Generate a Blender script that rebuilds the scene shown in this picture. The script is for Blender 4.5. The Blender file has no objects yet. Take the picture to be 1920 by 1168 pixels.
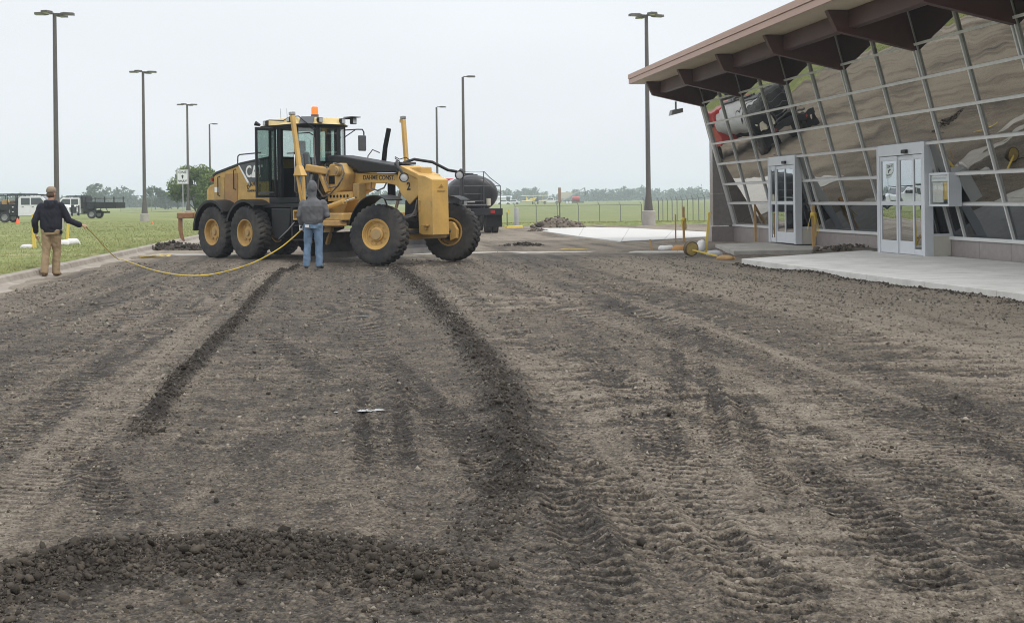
import bpy, bmesh, math, random
import numpy as np
from mathutils import Vector, Matrix, noise as mnoise

random.seed(7); rng = np.random.default_rng(7)
SC = bpy.context.scene
COL = SC.collection
R = math.radians

# ------------------------------------------------------------------ camera
CAM_H = 1.42            # eye height, m
FPX = 2300.0            # focal length in photo pixels (photo 1920 wide)
HOR = 375.3             # horizon row at the photo's centre column
ROLL = 0.012
cam_d = bpy.data.cameras.new('camera'); cam = bpy.data.objects.new('camera', cam_d); COL.objects.link(cam)
cam_d.sensor_width = 36.0; cam_d.lens = 36.0*FPX/1920.0
cam_d.shift_y = -(584.0-HOR)/1920.0
cam_d.clip_start = 0.1; cam_d.clip_end = 6000
cam.location = (0, 0, CAM_H)
cam.rotation_euler = (Matrix.Rotation(R(90), 4, 'X') @ Matrix.Rotation(-ROLL, 4, 'Z')).to_euler()
SC.camera = cam

# ------------------------------------------------------------------ sky and sun (overcast)
SUN_EL, SUN_AZ = R(52), R(120)      # azimuth clockwise from +Y
W = bpy.data.worlds.new('World'); SC.world = W; W.use_nodes = True
nt = W.node_tree; nt.nodes.clear()
def wn(t, **k):
    n = nt.nodes.new(t)
    for a, b in k.items(): setattr(n, a, b)
    return n
out = wn('ShaderNodeOutputWorld'); bg = wn('ShaderNodeBackground')
sky = wn('ShaderNodeTexSky', sky_type='NISHITA', sun_disc=False, sun_elevation=SUN_EL, sun_rotation=SUN_AZ, dust_density=4.0, air_density=1.0, ozone_density=1.0)
sk = wn('ShaderNodeMix', data_type='RGBA', blend_type='MULTIPLY'); sk.inputs[0].default_value = 1; sk.inputs[7].default_value = (.1, .1, .1, 1)
nt.links.new(sky.outputs[0], sk.inputs[6])
tc = wn('ShaderNodeTexCoord'); sp = wn('ShaderNodeSeparateXYZ'); nt.links.new(tc.outputs['Generated'], sp.inputs[0])
ramp = wn('ShaderNodeValToRGB'); nt.links.new(sp.outputs[2], ramp.inputs[0])
cr = ramp.color_ramp
cr.elements[0].position = 0.0; cr.elements[0].color = (.815, .852, .895, 1)
cr.elements[1].position = 1.0; cr.elements[1].color = (1.80, 1.84, 1.88, 1)
e = cr.elements.new(.17); e.color = (.875, .908, .945, 1)
e = cr.elements.new(.45); e.color = (1.16, 1.20, 1.25, 1)
cn = wn('ShaderNodeTexNoise'); cn.inputs['Scale'].default_value = 3.2; cn.inputs['Detail'].default_value = 5
mp = wn('ShaderNodeMapping'); mp.inputs['Scale'].default_value = (1, 1, 3.0)
nt.links.new(tc.outputs['Generated'], mp.inputs[0]); nt.links.new(mp.outputs[0], cn.inputs['Vector'])
mr = wn('ShaderNodeMapRange'); mr.inputs['To Min'].default_value = .93; mr.inputs['To Max'].default_value = 1.06
nt.links.new(cn.outputs[0], mr.inputs[0])
cm = wn('ShaderNodeMix', data_type='RGBA', blend_type='MULTIPLY'); cm.inputs[0].default_value = 1
nt.links.new(ramp.outputs[0], cm.inputs[6]); nt.links.new(mr.outputs[0], cm.inputs[7])
mx = wn('ShaderNodeMix', data_type='RGBA'); mx.inputs[0].default_value = .93     # cloud deck over the clear sky
nt.links.new(sk.outputs[2], mx.inputs[6]); nt.links.new(cm.outputs[2], mx.inputs[7])
nt.links.new(mx.outputs[2], bg.inputs[0]); bg.inputs[1].default_value = 1.0
nt.links.new(bg.outputs[0], out.inputs[0])

sun_d = bpy.data.lights.new('sun', 'SUN'); sun_d.energy = 1.3; sun_d.angle = R(14); sun_d.color = (1, .96, .90)
sun = bpy.data.objects.new('sun', sun_d); COL.objects.link(sun)
sdir = Vector((math.sin(SUN_AZ)*math.cos(SUN_EL), math.cos(SUN_AZ)*math.cos(SUN_EL), math.sin(SUN_EL)))
sun.rotation_euler = sdir.to_track_quat('Z', 'Y').to_euler(); sun.location = sdir*60

SC.view_settings.view_transform = 'Standard'; SC.view_settings.look = 'None'
SC.view_settings.exposure = 0.12; SC.view_settings.gamma = 1.0; SC.view_settings.use_curve_mapping = False
SC.render.engine = 'CYCLES'
SC.cycles.use_denoising = True; SC.cycles.denoising_prefilter = 'ACCURATE'
SC.cycles.filter_width = 1.05
SC.cycles.max_bounces = 8; SC.cycles.diffuse_bounces = 3; SC.cycles.glossy_bounces = 3; SC.cycles.transparent_max_bounces = 12
SC.cycles.volume_bounces = 1
SC.cycles.caustics_reflective = False; SC.cycles.caustics_refractive = False

# ------------------------------------------------------------------ survey helpers: photo pixel -> place on the ground / at a distance
def ray(px, py):
    x = px-960.0; y = HOR-py
    c, s = math.cos(ROLL), math.sin(ROLL)
    return (x*c+y*s)/FPX, (-x*s+y*c)/FPX
def gp(px, py, z=0.0):
    a, b = ray(px, py); D = (z-CAM_H)/b
    return Vector((a*D, D, z))
def at(px, py, D):
    a, b = ray(px, py); return Vector((a*D, D, CAM_H+b*D))

# ------------------------------------------------------------------ materials
MATS = {}
def mat(name, color, rough=.6, metal=0.0, var=0.0, vscale=3.0, color2=None, bump=0.0, bscale=40.0, spec=.5, coat=0.0, dirt=0.0, dcol=(.22, .19, .155), emit=None, trans=0.0, stretch=None):
    if name in MATS: return MATS[name]
    m = bpy.data.materials.new(name); m.use_nodes = True; t = m.node_tree; b = t.nodes['Principled BSDF']
    b.inputs['Roughness'].default_value = rough; b.inputs['Metallic'].default_value = metal
    b.inputs['Specular IOR Level'].default_value = spec; b.inputs['Coat Weight'].default_value = coat
    c = tuple(color)+(1,)
    b.inputs['Base Color'].default_value = c
    L = t.links.new; N = t.nodes.new
    tcn = None
    if var or bump or dirt or color2:
        tcn = N('ShaderNodeTexCoord'); vec = tcn.outputs['Object']
        if stretch:
            mpn = N('ShaderNodeMapping'); mpn.inputs['Scale'].default_value = stretch; L(vec, mpn.inputs[0]); vec = mpn.outputs[0]
    last = None
    if var or color2:
        n = N('ShaderNodeTexNoise'); n.inputs['Scale'].default_value = vscale; n.inputs['Detail'].default_value = 6; n.inputs['Roughness'].default_value = .62
        L(vec, n.inputs['Vector'])
        r = N('ShaderNodeMapRange'); r.inputs['From Min'].default_value = .3; r.inputs['From Max'].default_value = .7; L(n.outputs[0], r.inputs[0])
        mxn = N('ShaderNodeMix'); mxn.data_type = 'RGBA'
        c2 = color2 if color2 else tuple(min(1, x*(1+var)) for x in color)
        c1 = color if color2 else tuple(x*(1-var) for x in color)
        mxn.inputs[6].default_value = tuple(c1)+(1,); mxn.inputs[7].default_value = tuple(c2)+(1,)
        L(r.outputs[0], mxn.inputs[0]); last = mxn.outputs[2]
    if dirt:
        n = N('ShaderNodeTexNoise'); n.inputs['Scale'].default_value = 2.3; n.inputs['Detail'].default_value = 9; n.inputs['Roughness'].default_value = .7
        L(tcn.outputs['Object'], n.inputs['Vector'])
        r = N('ShaderNodeMapRange'); r.inputs['From Min'].default_value = .56-.25*dirt; r.inputs['From Max'].default_value = .80-.2*dirt; r.inputs['To Max'].default_value = min(1, .35+dirt*.5); L(n.outputs[0], r.inputs[0])
        mxn = N('ShaderNodeMix'); mxn.data_type = 'RGBA'; mxn.inputs[7].default_value = tuple(dcol)+(1,)
        if last: L(last, mxn.inputs[6])
        else: mxn.inputs[6].default_value = c
        L(r.outputs[0], mxn.inputs[0]); last = mxn.outputs[2]
        rr = N('ShaderNodeMapRange'); rr.inputs['To Min'].default_value = rough; rr.inputs['To Max'].default_value = min(1, rough+.4); L(r.outputs[0], rr.inputs[0]); L(rr.outputs[0], b.inputs['Roughness'])
    if last: L(last, b.inputs['Base Color'])
    if bump:
        n = N('ShaderNodeTexNoise'); n.inputs['Scale'].default_value = bscale; n.inputs['Detail'].default_value = 5; L(vec, n.inputs['Vector'])
        bn = N('ShaderNodeBump'); bn.inputs['Strength'].default_value = bump; bn.inputs['Distance'].default_value = .02; L(n.outputs[0], bn.inputs['Height']); L(bn.outputs[0], b.inputs['Normal'])
    if emit: b.inputs['Emission Color'].default_value = tuple(emit[:3])+(1,); b.inputs['Emission Strength'].default_value = emit[3]
    MATS[name] = m
    return m

YEL = mat('machine_yellow', (.53, .32, .088), .48, var=.22, vscale=2.5, dirt=.62, dcol=(.27, .20, .115), bump=.06, bscale=30)
YEL2 = mat('machine_yellow_clean', (.57, .35, .098), .45, var=.12, vscale=2, dirt=.45, dcol=(.36, .24, .11), bump=.05, bscale=25)
YELD = mat('machine_yellow_dusty', (.48, .31, .10), .62, var=.2, vscale=4, dirt=.7, dcol=(.26, .20, .14), bump=.12, bscale=30)
BLK = mat('machine_black', (.013, .014, .017), .5, var=.25, vscale=4, dirt=.18, dcol=(.06, .055, .05), spec=.35)
BLKM = mat('machine_black_matt', (.010, .010, .011), .8, var=.3, dirt=.25, dcol=(.05, .045, .04), spec=.25)
GRYP = mat('grey_panel', (.075, .08, .088), .5, var=.15, dirt=.2, dcol=(.15, .14, .13))
RUB = mat('tyre_rubber', (.020, .020, .022), .85, var=.3, vscale=6, dirt=.6, dcol=(.115, .102, .085), bump=.1, bscale=60)
RUST = mat('rusty_steel', (.20, .095, .045), .8, var=.35, vscale=7, color2=(.30, .17, .09), bump=.2)
STEEL = mat('bare_steel', (.35, .35, .36), .35, metal=.9, var=.2, dirt=.2)
DSTEEL = mat('dark_steel', (.075, .075, .08), .5, metal=.4, var=.3, dirt=.3)
CHROME = mat('chrome', (.75, .75, .76), .12, metal=1)
WHITE = mat('white_paint', (.74, .75, .77), .35, var=.03, coat=.3, dirt=.08)
DECALW = mat('white_decal', (.80, .80, .80), .5)
DECALK = mat('black_decal', (.02, .018, .015), .6)
ORANGE = mat('amber_lens', (.85, .20, .02), .25, emit=(.9, .18, .02, .35))
LENS = mat('lamp_lens', (.46, .47, .48), .15, spec=.8)
ALU = mat('aluminium', (.64, .64, .63), .45, metal=.0, var=.05, vscale=2)
ALUW = mat('aluminium_door', (.60, .625, .655), .42, metal=.0, var=.04, vscale=2)
HOSE = mat('hydraulic_hose', (.11, .10, .095), .6, dirt=.3)
WOODS = mat('stake_wood', (.52, .33, .14), .8, var=.2, vscale=8, stretch=(12, 12, 1))
YSTAKE = mat('yellow_stake', (.70, .52, .10), .7, var=.12, vscale=8, stretch=(8, 8, 1))
TAPE = mat('yellow_tape', (.66, .48, .07), .5, var=.1)
SAND = mat('white_sandbag', (.66, .65, .63), .85, var=.08, bump=.3, bscale=60, dirt=.2)

def glass_mat(name, tint, refl_min, refl_max, wav=0.0, wscale=1.0, gcol=(.9, .9, .9)):
    m = bpy.data.materials.new(name); m.use_nodes = True; t = m.node_tree; t.nodes.clear(); N = t.nodes.new; L = t.links.new
    o = N('ShaderNodeOutputMaterial'); mixn = N('ShaderNodeMixShader'); g = N('ShaderNodeBsdfGlossy'); tr = N('ShaderNodeBsdfTransparent')
    g.inputs['Roughness'].default_value = .0; g.inputs['Color'].default_value = gcol+(1,)
    tr.inputs['Color'].default_value = tint+(1,)
    lw = N('ShaderNodeLayerWeight'); lw.inputs['Blend'].default_value = .35
    r = N('ShaderNodeMapRange'); r.inputs['To Min'].default_value = refl_min; r.inputs['To Max'].default_value = refl_max; L(lw.outputs['Facing'], r.inputs[0])
    L(r.outputs[0], mixn.inputs[0]); L(tr.outputs[0], mixn.inputs[1]); L(g.outputs[0], mixn.inputs[2]); L(mixn.outputs[0], o.inputs[0])
    if wav:
        tcn = N('ShaderNodeTexCoord'); n = N('ShaderNodeTexNoise'); n.inputs['Scale'].default_value = wscale; n.inputs['Detail'].default_value = 1.0
        L(tcn.outputs['Object'], n.inputs['Vector'])
        bn = N('ShaderNodeBump'); bn.inputs['Strength'].default_value = 1.0; bn.inputs['Distance'].default_value = wav
        L(n.outputs[0], bn.inputs['Height']); L(bn.outputs[0], g.inputs['Normal']); L(bn.outputs[0], lw.inputs['Normal'])
    MATS[name] = m
    return m
CABGLASS = glass_mat('cab_glass', (.80, .88, .85), .10, .5)
CARGLASS = glass_mat('car_glass', (.20, .24, .25), .18, .6)

# ------------------------------------------------------------------ mesh builder
class MB:
    def __init__(s): s.v = []; s.f = []
    def add(s, vs, fs, M=None):
        o = len(s.v)
        s.v += [tuple(M @ Vector(p)) if M is not None else tuple(p) for p in vs]
        s.f += [tuple(i+o for i in f) for f in fs]
        return s
    def box(s, x0, x1, y0, y1, z0, z1, M=None):
        vs = [(x, y, z) for x in (x0, x1) for y in (y0, y1) for z in (z0, z1)]
        return s.add(vs, [(0, 1, 3, 2), (4, 6, 7, 5), (0, 4, 5, 1), (2, 3, 7, 6), (0, 2, 6, 4), (1, 5, 7, 3)], M)
    def bar(s, p, q, w, h=None, up=(0, 0, 1), ext=0.0):          # rectangular bar between two points
        p = Vector(p); q = Vector(q); d = (q-p).normalized(); h = w if h is None else h
        up = Vector(up)
        if abs(d.dot(up)) > .98: up = Vector((1, 0, 0))
        a = d.cross(up).normalized(); b = a.cross(d).normalized()
        p = p-d*ext; q = q+d*ext
        vs = [c+a*(i*w/2)+b*(j*h/2) for c in (p, q) for i, j in ((-1, -1), (1, -1), (1, 1), (-1, 1))]
        return s.add(vs, [(3, 2, 1, 0), (4, 5, 6, 7), (0, 1, 5, 4), (1, 2, 6, 5), (2, 3, 7, 6), (3, 0, 4, 7)])
    def prism(s, poly, axis, a, b, M=None):                       # polygon in the plane across `axis`, from a to b; poly (u,v): x->(y,z) y->(x,z) z->(x,y)
        n = len(poly)
        def p3(u, v, t): return (t, u, v) if axis == 'x' else (u, t, v) if axis == 'y' else (u, v, t)
        vs = [p3(u, v, a) for u, v in poly]+[p3(u, v, b) for u, v in poly]
        ar = sum(poly[i][0]*poly[(i+1) % n][1]-poly[(i+1) % n][0]*poly[i][1] for i in range(n))
        flip = (ar > 0) == (axis != 'y')
        if b < a: flip = not flip
        f0 = tuple(range(n)); f1 = tuple(range(2*n-1, n-1, -1)); sd = [(i, i+n, (i+1) % n+n, (i+1) % n) for i in range(n)]
        fs = [f0, f1]+sd
        if flip: fs = [tuple(reversed(f)) for f in fs]
        return s.add(vs, fs, M)
    def tube(s, pts, rad, seg=8, cap=True, flat=1.0, up=None):
        pts = [Vector(p) for p in pts]; n = len(pts)
        if not hasattr(rad, '__len__'): rad = [rad]*n
        vs = []; prev = None
        for i, p in enumerate(pts):
            d = (pts[min(i+1, n-1)]-pts[max(i-1, 0)]).normalized()
            if prev is None:
                ref = Vector(up) if up else (Vector((0, 0, 1)) if abs(d.z) < .9 else Vector((1, 0, 0)))
                a = d.cross(ref).normalized()
            else: a = (prev-d*prev.dot(d)).normalized()
            prev = a; b = d.cross(a).normalized()
            for k in range(seg):
                t = 2*math.pi*k/seg
                vs.append(p+a*(math.cos(t)*rad[i])+b*(math.sin(t)*rad[i]*flat))
        fs = []
        for i in range(n-1):
            for k in range(seg):
                k2 = (k+1) % seg
                fs.append((i*seg+k, i*seg+k2, (i+1)*seg+k2, (i+1)*seg+k))
        if cap: fs += [tuple(reversed(range(seg))), tuple((n-1)*seg+k for k in range(seg))]
        return s.add(vs, fs)
    def cyl(s, p, q, r, r2=None, seg=16): return s.tube([p, q], [r, r if r2 is None else r2], seg)
    def lathe(s, prof, axis='z', seg=24, M=None, closed=False):   # prof: (radius, height)
        vs = []; fs = []; n = len(prof)
        for k in range(seg):
            t = 2*math.pi*k/seg; c, sn = math.cos(t), math.sin(t)
            for r, h in prof:
                vs.append((r*c, r*sn, h) if axis == 'z' else (r*c, h, r*sn) if axis == 'y' else (h, r*c, r*sn))
        for k in range(seg):
            k2 = (k+1) % seg
            for i in range(n if closed else n-1):
                j = (i+1) % n
                q = (k*n+i, k2*n+i, k2*n+j, k*n+j)
                fs.append(tuple(reversed(q)) if axis == 'y' else q)
        return s.add(vs, fs, M)
    def sphere(s, c, r, seg=12, rings=8, M=None):
        rx, ry, rz = (r, r, r) if not hasattr(r, '__len__') else r
        vs = []; fs = []
        for i in range(rings+1):
            ph = math.pi*i/rings
            for k in range(seg):
                t = 2*math.pi*k/seg
                vs.append((c[0]+rx*math.sin(ph)*math.cos(t), c[1]+ry*math.sin(ph)*math.sin(t), c[2]+rz*math.cos(ph)))
        for i in range(rings):
            for k in range(seg):
                k2 = (k+1) % seg; fs.append((i*seg+k, (i+1)*seg+k, (i+1)*seg+k2, i*seg+k2))
        return s.add(vs, fs, M)
    def mesh(s, name, smooth=None, bev=0.0, bseg=2):
        me = bpy.data.meshes.new(name); me.from_pydata(s.v, [], s.f); me.validate(); me.update()
        bm = bmesh.new(); bm.from_mesh(me)
        bmesh.ops.remove_doubles(bm, verts=bm.verts, dist=1e-5)
        bmesh.ops.dissolve_degenerate(bm, edges=bm.edges, dist=1e-6)
        if bev:
            es = [e for e in bm.edges if len(e.link_faces) == 2 and e.calc_face_angle(0) > R(28)]
            bmesh.ops.bevel(bm, geom=es, offset=bev, segments=bseg, affect='EDGES', profile=.5, clamp_overlap=True)
        bmesh.ops.recalc_face_normals(bm, faces=bm.faces)
        bm.to_mesh(me); bm.free()
        if smooth:
            me.polygons.foreach_set('use_smooth', [True]*len(me.polygons)); me.set_sharp_from_angle(angle=R(smooth))
        return me
    def build(s, name, m, parent=None, smooth=None, bev=0.0, bseg=2):
        me = s.mesh(name, smooth, bev, bseg)
        return link(name, me, m, parent)
def link(name, me, m=None, parent=None):
    o = bpy.data.objects.new(name, me); COL.objects.link(o)
    if m is not None: me.materials.append(m)
    if parent is not None: o.parent = parent
    return o
def tag(o, label=None, cat=None, group=None, kind=None):
    if label: o['label'] = label
    if cat: o['category'] = cat
    if group: o['group'] = group
    if kind: o['kind'] = kind
    return o
def thing(name, label, cat, loc=(0, 0, 0), rz=0.0, group=None):
    o = bpy.data.objects.new(name, None); COL.objects.link(o); o.location = loc; o.rotation_euler = (0, 0, rz); o.empty_display_size = .2
    return tag(o, label, cat, group)
def copy_tree(o, parent=None):
    c = o.copy(); COL.objects.link(c); c.parent = parent
    for ch in o.children: copy_tree(ch, c)
    return c
def text_mesh(txt, size, depth=.004, font_scale=(1, 1), bold=0.0):
    cu = bpy.data.curves.new('lettering', 'FONT'); cu.body = txt; cu.size = size; cu.extrude = depth/2; cu.align_x = 'CENTER'; cu.align_y = 'CENTER'; cu.offset = bold; cu.resolution_u = 3
    o = bpy.data.objects.new('lettering', cu); COL.objects.link(o)
    dg = bpy.context.evaluated_depsgraph_get(); me = bpy.data.meshes.new_from_object(o.evaluated_get(dg))
    bpy.data.objects.remove(o); bpy.data.curves.remove(cu)
    me.transform(Matrix.Diagonal((font_scale[0], font_scale[1], 1, 1)))
    return me
def lettering(txt, size, M, m, parent, bold=0.0, font_scale=(1, 1), depth=.004, name='lettering'):
    me = text_mesh(txt, size, depth, font_scale, bold); me.transform(M); me.materials.clear()
    return link(name, me, m, parent)
def basis(o, x, y):           # matrix with local x,y axes given, z = x cross y, at o
    x = Vector(x).normalized(); y = Vector(y).normalized(); z = x.cross(y)
    return Matrix(((x.x, y.x, z.x, o[0]), (x.y, y.y, z.y, o[1]), (x.z, y.z, z.z, o[2]), (0, 0, 0, 1)))
def raw_mesh(name, V, F):     # numpy arrays; all faces the same size
    me = bpy.data.meshes.new(name); V = np.asarray(V, np.float32); F = np.asarray(F, np.int32); k = F.shape[1]
    me.vertices.add(len(V)); me.vertices.foreach_set('co', V.ravel())
    me.loops.add(F.size); me.loops.foreach_set('vertex_index', F.ravel())
    me.polygons.add(len(F)); me.polygons.foreach_set('loop_start', np.arange(0, F.size, k, dtype=np.int32)); me.polygons.foreach_set('loop_total', np.full(len(F), k, np.int32))
    me.update(calc_edges=True)
    return me
# ================================================================== GROUND
class VNoise:
    def __init__(s, seed): s.t = np.random.default_rng(seed).random((256, 256)).astype(np.float32)
    def __call__(s, x, y):
        xi = np.floor(x).astype(np.int64); yi = np.floor(y).astype(np.int64); fx = (x-xi); fy = (y-yi)
        fx = fx*fx*fx*(fx*(fx*6-15)+10); fy = fy*fy*fy*(fy*(fy*6-15)+10)
        a = s.t[xi & 255, yi & 255]; b = s.t[(xi+1) & 255, yi & 255]; c = s.t[xi & 255, (yi+1) & 255]; d = s.t[(xi+1) & 255, (yi+1) & 255]
        return (a*(1-fx)+b*fx)*(1-fy)+(c*(1-fx)+d*fx)*fy
VN = [VNoise(i) for i in range(12)]
def fbm(x, y, o=4, k=0, g=.5):
    r = 0; a = 1; t = 0
    for i in range(o):
        r = r+a*VN[(k+i) % 12](x*2**i+17.3*i, y*2**i-9.1*i); t += a; a *= g
    return r/t
def sstep(x, a, b):
    t = np.clip((x-a)/(b-a), 0, 1); return t*t*(3-2*t)

def curb_x(D): return -9.55-.125*(D-23.2)          # back of the left kerb
GUT = .95                                          # kerb + gutter width
def pline(pts): return np.array([gp(*p)[:2] for p in pts])
def pdist(X, Y, pl):
    best = np.full(X.shape, 1e9); along = np.zeros(X.shape); side = np.zeros(X.shape); s0 = 0
    for (x0, y0), (x1, y1) in zip(pl[:-1], pl[1:]):
        dx, dy = x1-x0, y1-y0; L = math.hypot(dx, dy)
        t = np.clip(((X-x0)*dx+(Y-y0)*dy)/L**2, 0, 1); ex = X-(x0+t*dx); ey = Y-(y0+t*dy); d = np.hypot(ex, ey)
        m = d < best
        best = np.where(m, d, best); along = np.where(m, s0+t*L, along); side = np.where(m, np.sign(ex*dy-ey*dx), side); s0 += L
    return best, along, side, s0

SLAB_A = gp(1390, 497); SLAB_B = gp(1920, 570)      # front foot of the new pavement by the doors
def slab_x(D): return SLAB_A.x+(D-SLAB_A.y)*(SLAB_B.x-SLAB_A.x)/(SLAB_B.y-SLAB_A.y)

WIND_L = pline([(560, 497), (530, 508), (490, 545), (430, 615), (385, 665), (330, 725), (300, 770), (262, 825)])
WIND_R = pline([(735, 500), (770, 525), (800, 552), (850, 605), (893, 660), (930, 720), (958, 790), (975, 860), (950, 945), (900, 1010)])
MOUND = pline([(-120, 1125), (10, 1100), (120, 1062), (230, 1045), (300, 1035), (420, 1028), (540, 1025), (680, 1035), (780, 1050), (860, 1068)])
BANK_R = pline([(1380, 498), (1500, 514), (1640, 536), (1780, 556), (1930, 580), (2100, 605)])
TRACKS = [
    ([(672, 700), (680, 790), (686, 892)], .105, .086, .020, .42), ([(738, 700), (752, 790), (770, 892)], .115, .086, .020, .42),
    ([(1268, 600), (1270, 700), (1262, 800)], .12, .08, .016, .35), ([(1310, 610), (1338, 720), (1352, 860)], .12, .08, .016, .35),
    ([(640, 560), (560, 640), (470, 640)], .2, .08, .008, .1), ([(500, 630), (560, 680), (620, 720)], .22, .085, .010, .22),
    ([(900, 590), (1010, 560), (1120, 535)], .10, .09, .006, -.18), ([(1560, 690), (1340, 610), (1190, 560)], .12, .3, .004, -.25),
    ([(1960, 1140), (1560, 860), (1300, 690), (1130, 600), (1000, 545)], .36, .09, .008, .08), ([(1960, 980), (1600, 780), (1350, 650), (1150, 565)], .34, .09, .008, .10),
    ([(1960, 850), (1650, 710), (1400, 620), (1180, 550)], .36, .09, .007, .06), ([(1530, 1190), (1330, 950), (1200, 780), (1120, 660), (1060, 570)], .34, .095, .010, .06),
    ([(980, 1190), (1080, 1000), (1070, 850), (1010, 700), (940, 590)], .30, .09, .008, .04),
    ([(-40, 1010), (200, 800), (380, 640), (480, 560)], .34, .09, .007, .06), ([(-40, 880), (180, 700), (330, 600), (450, 530)], .34, .09, .008, .08), ([(-40, 655), (200, 570), (400, 515)], .36, .1, .008, .08),
    # photo points, width m, lug spacing, depth, moisture and groove shade
    ([(708, 498), (690, 600), (705, 740), (725, 895)], .34, .075, .010, .10),
    ([(650, 470), (655, 560), (600, 700), (480, 850)], .30, .085, .004, .03),
    ([(700, 660), (755, 715), (830, 780), (905, 855), (975, 960)], .30, .09, .020, .40),
    ([(1000, 840), (1075, 885), (1160, 935), (1225, 1010), (1275, 1090)], .34, .115, .028, .10),
    ([(1240, 610), (1285, 700), (1300, 790), (1325, 900)], .42, .085, .014, .16),
    ([(1380, 740), (1405, 810), (1425, 880), (1500, 960)], .16, .075, .022, .45),
    ([(1480, 860), (1560, 930), (1680, 1030), (1820, 1168)], .26, .09, .022, .35),
    ([(1640, 830), (1760, 910), (1900, 1010), (2050, 1110)], .34, .10, .020, .30),
    ([(1700, 720), (1820, 790), (1960, 870), (2100, 960)], .36, .10, .016, .28),
    ([(1260, 930), (1340, 1020), (1420, 1110), (1480, 1200)], .28, .11, .026, .15),
    ([(1040, 890), (1060, 960), (1120, 1060), (1190, 1168)], .22, .10, .022, .35),
    ([(130, 830), (180, 890), (215, 980)], .22, .08, .014, .30),
    ([(520, 1140), (700, 1090), (860, 1110), (1000, 1180)], .22, .10, .016, .05),
    ([(1120, 560), (1350, 640), (1600, 740), (1900, 880)], .40, .09, .010, .16),
    ([(330, 600), (170, 720), (-60, 880)], .36, .09, .009, .10),
    ([(300, 560), (120, 660), (-80, 770)], .34, .09, .009, .18),
    ([(1080, 640), (1230, 800), (1240, 900)], .30, .08, .010, .22),
]
TR = [(pline(p), w, sp_, dp, mo) for p, w, sp_, dp, mo in TRACKS]
PCK = np.array([-14, -8, -6, -5, -4.2, -3.4, -2.9, -2.4, -2.0, -1.75, -1.5, -1.25, -1, 0, .9, 1.3, 1.55, 2.0, 2.6, 2.9, 3.1, 3.35, 3.6, 3.8, 3.93, 4.1, 4.6, 5.1, 5.6, 6.4, 7.5, 12])
PMO = np.array([.3, .3, .32, .42, .56, .60, .46, .60, .54, .28, .34, .56, .60, .62, .62, .56, .34, .50, .54, .44, .16, .42, .60, .5, .28, .56, .60, .48, .26, .04, .06, .2])

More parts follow.
